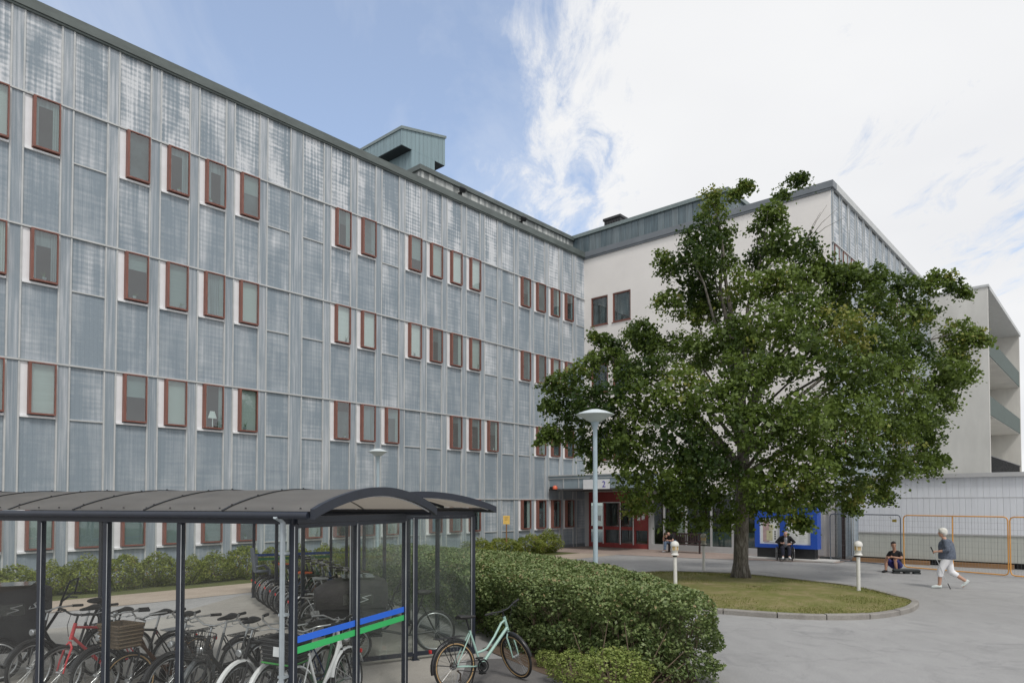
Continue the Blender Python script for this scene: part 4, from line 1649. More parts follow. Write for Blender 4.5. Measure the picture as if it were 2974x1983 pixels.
def bicycle(label, p, heading, frame, style='step', bars='cruiser', tan=False, fenders=None, rack=True, basket=None, saddle=None, steer=0.0, lean=R(5), light=True, child=None, cover=False, reflect=True, bell=False, extra=None, group='parked bicycles', text=False):
    T_ = thing('bicycle', label, 'bicycle', p, heading, group, -abs(lean))
    BB, RH = Vector((.44, 0, .29)), Vector((0, 0, .34))
    ST, SD = Vector((.28, 0, .80)), Vector((.235, 0, .94))
    HT, HB, FH = Vector((.90, 0, .93)), Vector((.955, 0, .73)), Vector((1.07, 0, .34))
    f = MB()
    f.tube([BB, ST], .016, 8)
    dn = HB + Vector((-.01, 0, .04))
    f.tube([dn, BB], .020 if style != 'mint' else .024, 8)
    if style == 'diamond':
        f.tube([HT + Vector((.015, 0, -.05)), ST + Vector((.005, 0, -.03))], .017, 8)
    elif style == 'mint':
        f.tube([HT + Vector((.015, 0, -.05)), (.84, 0, .84), (.70, 0, .66), (.56, 0, .515), (.48, 0, .49), (.385, 0, .475)], .017, 8)
    else:
        f.tube([HT + Vector((.03, 0, -.10)), (.80, 0, .62), (.66, 0, .46), (.54, 0, .40), (.41, 0, .385)], .017, 8)
    for s in (-1, 1):
        f.tube([BB + Vector((-.03, .03 * s, 0)), RH + Vector((0, .055 * s, 0))], .010, 6)
        f.tube([ST + Vector((.005, .02 * s, -.03)), RH + Vector((0, .055 * s, 0))], .009, 6)
    f.tube([HT, HB], .022, 10)
    f.tube([BB + Vector((0, -.04, 0)), BB + Vector((0, .04, 0))], .024, 10)
    FR = f.build('frame', frame, T_, 50)
    if text:
        q = MB()
        # pale lettering-like decal along the down tube
        d = (BB - dn).normalized()
        for k in range(8):
            c = dn.lerp(BB, .34 + k * .065)
            M = Matrix.Translation(c) @ d.to_track_quat('X', 'Z').to_matrix().to_4x4()
            q.box(-.012, .012, -.0262, -.0235, -.008, .010, M=M)
        q.build('decal', P_WHITE, FR)
    ax = (HT - HB).normalized()
    MS = Matrix.Translation(HB) @ Matrix.Rotation(steer, 4, ax) @ Matrix.Translation(-HB)
    f = MB()
    f.tube([HB + Vector((.005, 0, -.02)), HB + Vector((.012, 0, -.05))], .02, 8, M=MS)
    for s in (-1, 1):
        f.tube([HB + Vector((.012, .02 * s, -.045)), HB + Vector((.02, .052 * s, -.09)), (1.035, .055 * s, .48), FH + Vector((0, .055 * s, 0))], [.014, .014, .012, .009], 8, M=MS)
    f.build('fork', frame if style != 'step' else P_BLACK, T_, 50)
    # handlebar
    HC = HT + ax * .10
    h = MB()
    h.tube([HT, HC], .013, 8, M=MS)
    grips = []
    if bars == 'flat':
        h.tube([HC, HC + Vector((.06, 0, .015))], .016, 8, M=MS)
        cc = HC + Vector((.06, 0, .015))
        h.tube([cc + Vector((-.05, -.31, .03)), cc + Vector((-.03, -.2, .025)), cc + Vector((0, -.06, 0)), cc + Vector((0, .06, 0)), cc + Vector((-.03, .2, .025)), cc + Vector((-.05, .31, .03))], .012, 8, M=MS)
        grips = [(cc + Vector((-.027, s * .185, .025)), cc + Vector((-.055, s * .325, .031))) for s in (-1, 1)]
    else:
        h.tube([HC, HC + Vector((.07, 0, .03))], .014, 8, M=MS)
        cc = HC + Vector((.07, 0, .03))
        h.tube([cc + Vector((-.30, -.29, .06)), cc + Vector((-.16, -.27, .07)), cc + Vector((-.03, -.19, .06)), cc + Vector((0, -.06, 0)), cc + Vector((0, .06, 0)), cc + Vector((-.03, .19, .06)), cc + Vector((-.16, .27, .07)), cc + Vector((-.30, .29, .06))], .011, 8, M=MS)
        grips = [(cc + Vector((-.17, s * .271, .07)), cc + Vector((-.31, s * .292, .06))) for s in (-1, 1)]
    for s in (-1, 1):
        h.tube([cc + Vector((0, s * .12, .03)), cc + Vector((.05, s * .18, .01)), cc + Vector((-.04, s * .26, .02))], .005, 5, M=MS)
    h.tube([cc + Vector((.01, .1, 0)), cc + Vector((.09, .06, .02)), cc + Vector((.08, 0, -.12)), HB + Vector((.05, .02, .05))], .004, 5, M=MS)
    HBAR = h.build('handlebar', M_BLACK if bars == 'flat' else M_CHROME, T_, 50)
    for a, b in grips:
        g = MB()
        g.tube([a, b], .0175, 8, M=MS)
        g.build('grip', M_PEDAL, HBAR, 50)
    if bell:
        g = MB()
        g.ball(MS @ (cc + Vector((0, .09, .035))), .028)
        g.build('bell', M_CHROME, HBAR, 'all')
    # saddle
    s_ = MB()
    sec = [(-.14, .075, .030), (-.10, .085, .042), (-.03, .068, .040), (.04, .036, .032), (.11, .024, .026), (.15, .018, .018)]
    s_.loft([[Vector((SD.x + x, wd * math.cos(2 * math.pi * q / 12), SD.z + .04 + hh * math.sin(2 * math.pi * q / 12) * (.9 if math.sin(2 * math.pi * q / 12) > 0 else .7) + (.012 if x < -.09 else 0))) for q in range(12)] for x, wd, hh in sec])
    SA_ = s_.build('saddle', M_ORCOV if cover else (saddle or M_SADDLE), T_, 60)
    s_ = MB()
    s_.tube([ST, SD + Vector((0, 0, .02))], .013, 8)
    s_.build('seat_post', M_CHROME if bars != 'flat' else M_BLACK, SA_, 50)
    add_wheel(T_, 0, tan)
    add_wheel(T_, 1.07, tan, MS)
    # drivetrain
    d = MB()
    d.torus(BB + Vector((0, -.055, 0)), .085, .012, 'y', 24, 6)
    d.tube([BB + Vector((0, -.05, 0)), BB + Vector((0, -.06, 0))], .06, 12)
    d.tube([BB + Vector((0, -.075, 0)), BB + Vector((-.11, -.085, .13))], .011, 6)
    d.tube([BB + Vector((0, .075, 0)), BB + Vector((.11, .085, -.13))], .011, 6)
    d.tube([BB + Vector((0, -.06, .085)), RH + Vector((0, -.05, .05))], .005, 4)
    d.tube([BB + Vector((0, -.06, -.085)), RH + Vector((0.02, -.05, -.05))], .005, 4)
    CRK = d.build('crank', M_BLACK, T_, 50)
    for c in (BB + Vector((-.11, -.13, .13)), BB + Vector((.11, .13, -.13))):
        q = MB()
        q.box(c.x - .045, c.x + .045, c.y - .04, c.y + .04, c.z - .012, c.z + .012, bev=.006)
        q.build('pedal', M_PEDAL, CRK)
    d = MB()
    d.lathe([(.055, -.045), (.045, -.05), (.03, -.065)] if style == 'mint' else [(.04, -.045), (.035, -.055)], 18, M=Matrix.Translation(RH) @ Matrix.Rotation(R(-90), 4, 'X') @ Matrix.Diagonal((1, 1, -1, 1)))
    if style == 'mint':
        d.tube([RH + Vector((.0, -.06, -.05)), RH + Vector((.05, -.065, -.10)), RH + Vector((.03, -.065, -.19))], .012, 6)
        d.torus(RH + Vector((.03, -.065, -.19)), .022, .006, 'y', 12, 5)
    d.build('sprocket', M_BRONZE, T_, 50)
    if style != 'mint':
        g = MB()
        g.box(.02, .46, -.068, -.058, .315, .385, bev=.005)
        g.torus(BB + Vector((0, -.063, 0)), .07, .03, 'y', 20, 4, ry=.006)
        g.build('chain_guard', fenders or P_BLACK, T_)
    if fenders is not None:
        for xc, a0, a1, MM in ((0, R(40), R(190), None), (1.07, R(20), R(165), MS)):
            g = MB()
            rr = .375
            n = 16
            rg = []
            for k in range(n + 1):
                a = a0 + (a1 - a0) * k / n
                o_ = Vector((xc + rr * math.cos(a), 0, .34 + rr * math.sin(a)))
                rad = Vector((math.cos(a), 0, math.sin(a)))
                rg.append([o_ + Vector((0, -.03, 0)) - rad * .018, o_ + Vector((0, -.018, 0)) + rad * .004, o_ + rad * .010, o_ + Vector((0, .018, 0)) + rad * .004, o_ + Vector((0, .03, 0)) - rad * .018, o_ + rad * .004])
            g.loft(rg, M=MM)
            for s in (-1, 1):
                a = a1 - .35 if xc == 0 else a0 + 2.2
                e1 = Vector((xc + rr * math.cos(a), .028 * s, .34 + rr * math.sin(a)))
                g.tube([e1, (xc, .06 * s, .34)], .0035, 4, M=MM)
            g.build('fender', fenders, T_, 40)
    if rack:
        g = MB()
        zt = .735
        for yy in (-.06, -.02, .02, .06):
            g.tube([(-.28, yy, zt), (.16, yy, zt + .005)], .005, 5)
        for xx in (-.28, -.1, .06, .16):
            g.tube([(xx, -.065, zt), (xx, .065, zt)], .005, 5)
        for s in (-1, 1):
            g.tube([(-.20, .06 * s, zt), (-.01, .065 * s, .35)], .006, 5)
            g.tube([(-.05, .06 * s, zt), (.0, .065 * s, .35)], .006, 5)
        RK = g.build('rack', M_BLACK if style in ('mint', 'step') else M_CHROME, T_, 50)
    if reflect:
        g = MB()
        g.box(-.385, -.365, -.03, .03, .56, .61, bev=.006)
        g.build('rear_reflector', M_REFL, T_)
    if light:
        g = MB()
        g.lathe([(.018, -.04), (.035, -.02), (.042, .03), (.03, .04)], 12, M=MS @ Matrix.Translation((1.06, 0, .80)) @ Matrix.Rotation(R(90), 4, 'Y'))
        g.build('headlight', M_CHROME, T_, 40)
    if basket == 'wicker' or basket == 'crate':
        g = MB()
        bm_ = M_BSKT if basket == 'wicker' else M_WIREB
        x0_, x1_, yw, z0_, z1_ = 1.02, 1.32, .20, .76, 1.02
        tp = .85
        def rg(z, s, i):
            xm = (x0_ + x1_) / 2
            hx = (x1_ - x0_) / 2 * s - i
            hy = yw * s - i
            return [(xm - hx, -hy, z), (xm + hx, -hy, z), (xm + hx, hy, z), (xm - hx, hy, z)]
        g.loft([rg(z0_, tp, 0), rg(z1_, 1, 0), rg(z1_, 1, .012), rg(z0_ + .012, tp, .012)], M=MS)
        for k in range(6):
            z = z0_ + (z1_ - z0_) * (k + .5) / 6
            s = tp + (1 - tp) * (k + .5) / 6
            q = rg(z, s, -.004)
            for a, b in zip(q, q[1:] + q[:1]):
                g.tube([a, b], .011, 5, M=MS)
        q = rg(z1_, 1, -.002)
        for a, b in zip(q, q[1:] + q[:1]):
            g.tube([a, b], .016, 6, M=MS)
        BK = g.build('basket', bm_, T_)
        if basket == 'crate':
            g = MB()
            g.box(1.324, 1.33, -.04, .04, .86, .96, M=MS, bev=.002)
            g.build('badge', M_WHITE, BK)
            g = MB()
            g.box(1.03, 1.318, -.185, .185, .775, .79, M=MS)
            g.build('liner', paint('crate_green', (.05, .32, .06)), BK)
    elif basket == 'mesh':
        g = MB()
        x0_, x1_, yw, z0_, z1_ = 1.02, 1.30, .18, .74, 1.0
        for k in range(6):
            z = z0_ + (z1_ - z0_) * k / 5
            s = .78 + .22 * k / 5
            xm, hx, hy = (x0_ + x1_) / 2, (x1_ - x0_) / 2 * s, yw * s
            pts = [(xm + hx * math.copysign(abs(math.cos(a)) ** .6, math.cos(a)), hy * math.copysign(abs(math.sin(a)) ** .6, math.sin(a)), z) for a in [2 * math.pi * q / 20 for q in range(21)]]
            g.tube(pts, .0055 if k in (0, 5) else .003, 4, M=MS)
        for q in range(30):
            a = 2 * math.pi * q / 30
            xm = (x0_ + x1_) / 2
            def pt(s, z):
                return (xm + (x1_ - x0_) / 2 * s * math.copysign(abs(math.cos(a)) ** .6, math.cos(a)), yw * s * math.copysign(abs(math.sin(a)) ** .6, math.sin(a)), z)
            g.tube([pt(.1, z0_), pt(.78, z0_), pt(1, z1_)], .003, 4, M=MS)
        g.build('basket', M_WIREB, T_)
    if child:
        g = MB()
        Mx = Matrix.Translation((-.14, 0, .78))
        pr = [(-.16, .13, .0), (-.17, .15, .10), (-.20, .165, .28), (-.22, .15, .48), (-.23, .10, .58)]
        g.loft([[(x, -w_, z), (x - .03, -w_ * .6, z), (x - .035, w_ * .6, z), (x, w_, z), (x + .035, w_ * .9, z), (x + .02, 0, z), (x + .035, -w_ * .9, z)] for x, w_, z in pr], M=Mx)
        g.box(-.17, .17, -.13, .13, -.02, .05, M=Mx, bev=.02)
        for s in (-1, 1):
            g.tube([(-.16, .15 * s, .12), (.05, .15 * s, .16), (.16, .12 * s, .05), (.18, .12 * s, -.28)], [.02, .025, .03, .03], 6, M=Mx)
        CS = g.build('child_seat', child, T_, 50)
        g = MB()
        g.box(-.20, -.10, -.09, .09, .02, .40, M=Mx, bev=.02)
        g.build('seat_pad', M_GREYST, CS)
    # kickstand
    g = MB()
    g.tube([BB + Vector((-.06, .03, 0)), BB + Vector((-.10, .13, -.285 + .01))], .009, 6)
    g.build('kickstand', M_CHROME if style != 'mint' else M_BLACK, T_)
    return T_


def s1(t, k):
    p = SA + SL * t + SE * k
    return Vector((p.x, p.y, .006))


HB_ = angz(-SE)


def bike_front(t, k, label, d=0.0, **kw):
    """bicycle with its front hub at (t, k) in the near shelter, nose to the glass"""
    hd = HB_ + d
    h = Vector((math.cos(hd), math.sin(hd), 0))
    p = s1(t, k) - h * 1.07
    return bicycle(label, p, hd, **kw)


bike_front(4.42, .46, 'black city bicycle under the dark hood at the far left post', R(6), frame=P_BLACK, fenders=P_BLACK, lean=R(-4))
bike_front(3.86, .44, 'red diamond frame bicycle with black flat handlebar', R(2), frame=P_RED, style='diamond', bars='flat', fenders=None, rack=False, lean=R(4), light=False)
bike_front(3.30, .5, 'black roadster bicycle with black saddle right of the red bicycle', R(-3), frame=P_BLACK, style='diamond', fenders=P_BLACK, lean=R(4), bell=True)
bike_front(2.72, .45, 'brown bicycle with big wicker basket and tan tyres', R(4), frame=P_BROWN, fenders=None, tan=True, basket='wicker', lean=R(-3), steer=R(-12))
bike_front(2.16, .52, 'dark grey ladies bicycle with silver handlebar between two basket bicycles', R(-2), frame=P_GREY, fenders=P_BLACK, lean=R(3), bell=True)
bike_front(1.66, .40, 'black bicycle with round black wire basket', R(3), frame=P_BLACK, fenders=P_GREY, basket='mesh', lean=R(4), steer=R(14))
bike_front(1.16, .46, 'black bicycle with white mudguards next to the wire basket', R(-4), frame=P_BLACK, style='diamond', fenders=P_WHITE, lean=R(5), steer=R(10))
bike_front(.80, .48, 'dark blue bicycle with white mudguards and amber front reflector', R(1), frame=P_BLUE, fenders=P_WHITE, lean=R(5), steer=R(10))
bike_front(.42, .45, 'dark green bicycle carrying a black crate behind the silver downpipe', R(3), frame=P_GREEN, fenders=P_BLACK, basket='crate', lean=R(3))
# white bicycle parked the other way round beside the striped end wall
p_ = s1(.27, .42)
M_WSAD = mat('pale_saddle', (0.42, 0.44, 0.46), .5)
bicycle('white bicycle with pale saddle beside the blue and green striped glass', p_, angz(SE) + R(4), P_WHITE, fenders=P_WHITE, saddle=M_WSAD, lean=R(-4))
# mint bicycle outside
p_ = gp(1325, 2003)
bicycle('mint green bicycle with tan tyre walls standing outside the shelter', Vector((-.72, 9.0, .012)), R(38), P_MINT, style='mint', bars='flat', tan=True, fenders=P_BLACK, steer=R(-90), lean=R(6), text=True, group=None, light=False).scale = (.94, .94, .94)

# bicycles in the far shelter, tails to the open side
row = [(7.35, 'black bicycle with grey child seat at the far end of the shelter', dict(frame=P_BLACK, child=M_GREYST, fenders=P_BLACK)),
       (6.85, 'black bicycle with orange saddle cover next to the child seat', dict(frame=P_BLACK, fenders=P_BLACK, cover=True)),
       (6.25, 'dark green bicycle with dull mudguards in the far shelter row', dict(frame=P_GREEN, fenders=P_GREY)),
       (5.65, 'grey bicycle with chrome bars in the far shelter row', dict(frame=P_GREY, fenders=P_BLACK, bell=True)),
       (5.05, 'dark blue bicycle with black wire basket in the far shelter', dict(frame=P_BLUE, fenders=P_BLACK, basket='mesh')),
       (4.45, 'black diamond frame bicycle with orange saddle cover in the far shelter', dict(frame=P_BLACK, style='diamond', fenders=P_BLACK, cover=True)),
       (3.85, 'brown bicycle with wicker basket in the far shelter', dict(frame=P_BROWN, fenders=P_GREY, basket='wicker')),
       (3.2, 'pale grey bicycle with white saddle in the far shelter', dict(frame=P_GREY, fenders=P_WHITE, saddle=M_WSAD)),
       (2.5, 'black roadster bicycle nearest the hooded cargo tricycle', dict(frame=P_BLACK, style='diamond', fenders=P_BLACK))]
for al, lb, kw in row:
    p = sh2(.12, al)
    bicycle(lb, Vector((p.x, p.y, .006)), angz(CR) + R(rnd.uniform(-5, 5)), lean=R(rnd.uniform(3, 7)) * rnd.choice([1, 1, -1]), steer=R(rnd.uniform(-15, 15)), **kw)

# cargo tricycles with a dark fabric hood
M_HOOD = mat('dark_hood_fabric', (0.030, 0.028, 0.030), .85, 0, .35, 3, .25, 14)
M_HOODW = glass_mat('hood_window', (0.45, 0.47, 0.45), 1.4, .1, .25, (.35, .36, .33))
M_BOXW = mat('black_cargo_box', (0.022, 0.022, 0.024), .7, 0, .3, 5)


def cargo_trike(label, p, heading, mark=True):
    T_ = thing('cargo_tricycle', label, 'cargo bicycle', p, heading, 'hooded cargo tricycles')
    f = MB()
    f.tube([(0, 0, .34), (.42, 0, .30), (.95, 0, .42)], .02, 8)
    f.tube([(.42, 0, .30), (.22, 0, .85)], .017, 8)
    f.tube([(.95, 0, .42), (.70, 0, .86)], .02, 8)
    for s in (-1, 1):
        f.tube([(.22, .02 * s, .78), (0, .055 * s, .34)], .009, 6)
    f.box(.9, 1.75, -.33, .33, .36, .40)
    f.build('frame', P_BLACK, T_, 50)
    f = MB()
    f.tube([(.70, 0, .86), (.66, 0, 1.0)], .016, 8)
    f.tube([(.44, -.3, 1.08), (.55, -.28, 1.09), (.66, -.1, 1.0), (.66, .1, 1.0), (.55, .28, 1.09), (.44, .3, 1.08)], .012, 8)
    f.tube([(.66, .1, 1.0), (.55, .16, 1.30), (.45, .1, 1.34), (.5, 0, 1.1)], .014, 8)
    f.build('handlebar', M_BLACK, T_, 50)
    f = MB()
    f.ball((.20, 0, .98), (.15, .085, .045))
    f.tube([(.22, 0, .80), (.20, 0, .95)], .014, 8)
    f.build('saddle', M_SADDLE, T_, 'all')
    add_wheel(T_, 0)
    for s in (-1, 1):
        w_ = add_wheel(T_, 1.35, r=.28)
        w_.location = (1.35, .43 * s, .28)
        g = MB()
        n = 12
        g.loft([[(1.35 + .31 * math.cos(a), .43 * s - .045, .28 + .31 * math.sin(a)), (1.35 + .325 * math.cos(a), .43 * s, .28 + .325 * math.sin(a)), (1.35 + .31 * math.cos(a), .43 * s + .045, .28 + .31 * math.sin(a)), (1.35 + .305 * math.cos(a), .43 * s, .28 + .305 * math.sin(a))] for a in [R(20) + R(140) * k / n for k in range(n + 1)]])
        g.build('fender', P_BLACK, T_)
    f = MB()
    f.loft([[(x, y, z) for x, y in pts] for z, pts in ((.42, [(.92, -.34), (1.74, -.34), (1.74, .34), (.92, .34)]), (.84, [(.84, -.37), (1.86, -.37), (1.86, .37), (.84, .37)]))])
    f.build('cargo_box', M_BOXW, T_)
    h = MB()
    xs_ = [.82, .95, 1.2, 1.45, 1.68, 1.9]
    tops = [1.20, 1.255, 1.265, 1.25, 1.20, 1.08]
    h.loft([[(x, -.39, .82), (x, -.385, z - .16), (x, -.33, z - .03), (x, -.18, z + .008), (x, 0, z + .018), (x, .18, z + .008), (x, .33, z - .03), (x, .385, z - .16), (x, .39, .82)] for x, z in zip(xs_, tops)], closed=True)
    H = h.build('hood', M_HOOD, T_, 60)
    h = MB()
    h.quad((1.0, -.30, 1.262), (1.55, -.30, 1.205), (1.55, .30, 1.205), (1.0, .30, 1.262))
    h.box(1.0, 1.5, -.30, .30, 1.252, 1.262, M=Matrix.Translation((0, 0, .02)))
    for s in (-1, 1):
        h.box(1.05, 1.5, .388 * s - .004, .388 * s + .004, .88, 1.04)
    h.build('hood_window', M_HOODW, H)
    if mark:
        h = MB()
        for s in (-1, 1):
            # a thin pale zig-zag emblem on each flank
            pts = [(1.08, 1.02), (1.22, .985), (1.12, .955), (1.26, .91)]
            for (a, b), (c, d) in zip(pts, pts[1:]):
                h.tube([(a, .396 * s, b), (c, .396 * s, d)], .006, 4)
        h.build('emblem', M_ALU, H)
    return T_


p_ = gp(1263, 1893)
cargo_trike('black hooded cargo tricycle at the near end of the far shelter', Vector((p_.x, p_.y, .006)), R(198))
p_ = s1(4.9, 2.05)
cargo_trike('black hooded cargo tricycle at the left end of the near shelter', p_, angz(-SE) + R(-42))

# ------------------------------------------------------------------ tree on the island
M_LEAF = leaf_mat('linden_leaf', (0.024, 0.052, 0.010), (0.150, 0.210, 0.040), (0.26, 0.26, 0.06), 0.32)
M_BARK, nt_, b_ = new_mat('mottled_bark')
co = objco(nt_)
f1 = noise(nt_, co, 1.0, 6, 0.7, (14, 14, 4), 0.6)
f2 = noise(nt_, co, 1.0, 4, 0.6, (30, 30, 16))
bc = ramp(nt_, f1, [(0.32, (0.05, 0.044, 0.037)), (0.50, (0.13, 0.116, 0.098)), (0.70, (0.27, 0.26, 0.23))])
nt_.links.new(bc, b_.inputs['Base Color'])
b_.inputs['Roughness'].default_value = 0.9
bn_ = node(nt_, 'ShaderNodeBump', Strength=0.7, Distance=0.03)
nt_.links.new(f2, bn_.inputs['Height'])
nt_.links.new(bn_.outputs['Normal'], b_.inputs['Normal'])

# crown masses: x, y, radius as seen from the street, and how far in front of (-) or behind (+) the trunk
LOBES = [(1895, 612, 46, .2), (1925, 650, 56, .3), (1950, 625, 40, .5), (1640, 470, 46, 0.3), (1612, 530, 60, -.3), (1655, 540, 60, .6), (1590, 590, 62, -.5), (1535, 610, 38, .3), (1520, 590, 22, .2), (1640, 610, 70, .2),
         (1590, 660, 62, .7), (1545, 690, 45, .2), (1600, 720, 55, .8), (1660, 700, 60, .9),
         (1775, 480, 34, 0), (1765, 520, 50, .3), (1800, 560, 66, -.4), (1850, 570, 44, .2), (1760, 590, 60, .5), (1730, 650, 80, -.9), (1800, 640, 80, -1.0), (1860, 640, 62, .3),
         (1715, 430, 20, .1), (1830, 412, 20, .2), (1795, 445, 18, .3), (1690, 445, 20, .2), (1710, 425, 14, 0), (1840, 405, 14, .1),
         (1975, 640, 48, .4), (2020, 625, 34, .2), (1930, 690, 62, .8), (2010, 700, 72, -.2), (2080, 665, 50, .3), (2130, 650, 36, .2), (2165, 640, 32, .1), (2195, 655, 24, .1), (2215, 672, 16, .1), (2090, 730, 66, .3), (2130, 715, 40, .6),
         (2205, 760, 46, .2), (2240, 770, 34, .2), (2262, 780, 20, 0), (2190, 800, 50, .5), (2175, 850, 62, -.1), (2200, 870, 40, .3), (2215, 845, 36, .4), (2150, 900, 66, .2), (2170, 915, 40, .5),
         (1850, 720, 100, -1.6), (1930, 760, 95, -1.8), (1760, 740, 95, -1.9), (2010, 790, 90, -1.5), (2090, 810, 80, -.8), (1680, 780, 80, -1.4), (1830, 820, 110, -2.6), (1950, 850, 105, -2.5), (2050, 880, 95, -1.8), (2110, 950, 80, -.9), (2125, 985, 50, -.2), (2135, 1025, 38, .1), (2160, 1055, 26, 0),
         (1720, 860, 105, -2.6), (1610, 800, 62, -.8), (1560, 790, 60, .2), (1500, 790, 56, .4), (1470, 760, 44, .6), (1500, 845, 62, -.6), (1440, 850, 60, -.2),
         (1385, 775, 22, .3), (1360, 768, 14, .3), (1410, 790, 24, .5), (1425, 805, 20, .4), (1390, 820, 40, .4), (1345, 845, 52, .2), (1300, 875, 52, .2), (1268, 890, 34, .3), (1255, 930, 30, .1), (1290, 940, 40, .3), (1345, 910, 60, -.4), (1262, 985, 24, .2), (1248, 1010, 18, .1), (1285, 1000, 28, .3), (1330, 985, 52, .3),
         (1400, 910, 76, -.9), (1480, 910, 84, -1.5), (1570, 890, 90, -2.0), (1640, 930, 100, -2.8), (1400, 990, 62, -.3), (1455, 1000, 84, -1.2), (1550, 990, 96, -2.3), (1350, 1030, 30, .2), (1400, 1036, 44, .2), (1450, 1080, 74, -.8), (1366, 1064, 20, .2),
         (1540, 1080, 90, -2.0), (1500, 1130, 62, -1.0), (1456, 1140, 36, .2), (1460, 1160, 32, .2), (1560, 1150, 56, -1.4), (1620, 1060, 96, -2.6), (1650, 1140, 66, -1.8), (1600, 1190, 34, -1.2), (1670, 1190, 36, -1.4), (1550, 1190, 26, -.8),
         (1740, 980, 105, -3.2), (1850, 950, 110, -3.2), (1960, 950, 105, -2.7), (2050, 990, 88, -1.6), (1760, 1090, 90, -2.8), (1860, 1060, 105, -3.0), (1960, 1050, 95, -2.4), (2050, 1070, 70, -1.2), (2110, 1060, 50, -.4),
         (1800, 1150, 66, -2.4), (1880, 1140, 66, -2.2), (1960, 1130, 60, -1.6), (2010, 1120, 44, -.8), (1830, 1195, 28, -2.2), (1850, 1205, 18, -2.2), (1950, 1165, 24, -1.2), (1760, 1160, 50, -1.6), (2030, 1140, 24, -.4)]
TY = 21.4
TX = gp(2150, 1690).x
tb = Vector((TX, TY, .19))
crs = np.random.RandomState(5)
LV, LF, LT, base_i = [], [], [], 0
tips = []
allc, alls, allt, allo = [], [], [], []


def lobe3(dx, dy, r, yo):
    Y = TY + yo
    c = at_depth(dx * 1.2645, dy * 1.2645, Y)
    return np.array(c), r * 1.2645 / FPX * Y


lobes3 = [lobe3(*l) for l in LOBES]
# rear half of the crown, unseen from the street but shading and closing it
for k in range(26):
    dx, dy, r, yo = LOBES[crs.randint(len(LOBES))]
    if 1450 < dx < 2120 and 560 < dy < 1120:
        c, rr = lobe3(dx + crs.normal(0, 25), dy + crs.normal(0, 20), r * .8, abs(yo) * .9 + crs.uniform(.3, 1.6))
        lobes3.append((c, rr))
corec, coret, coreo = [], [], []
for c, r in lobes3:
    tips.append((c, r))
    r = r * (.80 if r > .7 else .92)
    ncl = int(8 + 26 * r * r)
    tl = crs.normal(0, .21)
    for q in range(ncl):
        d = crs.normal(size=3)
        d /= np.linalg.norm(d)
        cc = c + d * r * crs.uniform(.6, 1.0) * np.array([1, .9, .85])
        cr_ = crs.uniform(.17, .36) * min(1, .5 + r * .6)
        nl = int(crs.uniform(34, 58) * (cr_ / .25))
        pts = crs.normal(size=(nl, 3)) * cr_ * np.array([.52, .52, .30])
        pts[:, 2] -= (pts[:, 0] ** 2 + pts[:, 1] ** 2) * .45 / max(cr_, .1)
        allc.append(cc + pts)
        allo.append(np.repeat(d[None], nl, 0))
        allt.append(np.clip(.42 + tl + crs.normal(0, .16) + crs.normal(0, .12, nl), 0, 1))
    # inner leaves of the mass
    nc = int(190 * r * r)
    d = crs.normal(size=(nc, 3))
    d /= np.linalg.norm(d, axis=1)[:, None] + 1e-9
    corec.append(c + d * (r * .74 * crs.uniform(.1, 1, nc) ** .5)[:, None] * np.array([1, .9, .8]))
    coreo.append(d)
    coret.append(np.clip(.40 + tl + crs.normal(0, .15, nc), 0, 1))
P = np.concatenate(allc)
O = np.concatenate(allo)
Tn = np.concatenate(allt)
V, F, TT = leaves(P, .098, Tn, crs, up=.5, out=O, outw=.55, droop=.7, asp=.78)
V2, F2, T2 = leaves(np.concatenate(corec), .19, np.concatenate(coret), crs, up=.5, out=np.concatenate(coreo), outw=.5, droop=.7, asp=.8)
crown = arr_mesh('crown', np.concatenate([V, V2]), np.concatenate([F, F2 + len(V)]), M_LEAF, np.concatenate([TT, T2]))
TREE = thing('tree', 'large broad leafed tree with mottled trunk on the grass island', 'tree', tb, 0)
tr = MB()
Hh = 7.2
tpts = [(0, 0, -.25), (0, 0, .05), (.0, 0, .4), (.02, 0, 1.2), (.05, .0, 2.2), (.12, .05, 3.6), (.10, .1, 5.2), (-.05, .12, Hh), (-.35, .15, 9.2), (-.45, .15, 10.6)]
tr.tube(tpts, [.25, .235, .222, .212, .205, .185, .15, .105, .05, .02], 16)
for q in range(7):
    a = q * .9 + .3
    tr.tube([(.16 * math.cos(a), .16 * math.sin(a), .5), (.24 * math.cos(a), .24 * math.sin(a), .12), (.32 * math.cos(a), .32 * math.sin(a), -.12)], [.05, .05, .03], 7)
TRK = tr.build('trunk', M_BARK, TREE, 'all')
br = MB()
tp_ = [Vector(p) for p in tpts]


def trunk_at(z):
    for a, b in zip(tp_, tp_[1:]):
        if a.z <= z <= b.z:
            return a.lerp(b, (z - a.z) / (b.z - a.z))
    return tp_[-1]


for k, (c, r) in enumerate(tips):
    e = Vector(c) - tb
    if r < .5 or k % 3:
        continue
    z0_ = min(max(2.1 + (e.z - 2.2) * .42 - abs(e.x) * .10 + crs.uniform(-.3, .4), 2.1), 9.0)
    s = trunk_at(z0_)
    m1 = s.lerp(e, .42) + Vector((crs.normal(0, .15), crs.normal(0, .15), .18 * (e - s).length * .6))
    m2 = s.lerp(e, .75) + Vector((crs.normal(0, .15), crs.normal(0, .15), .06 * (e - s).length))
    L_ = (e - s).length
    r0 = min(.03 + .010 * L_, .085)
    br.tube([s, s.lerp(m1, .5) + Vector((0, 0, .05)), m1, m2, e], [r0, r0 * .8, r0 * .62, r0 * .36, .010], 6)
    for q in range(3):
        d = Vector(crs.normal(size=3)).normalized()
        br.tube([m2.lerp(e, q * .33), m2.lerp(e, q * .33 + .2) + d * r * .4, e + d * r * .85], [.014, .010, .004], 5)
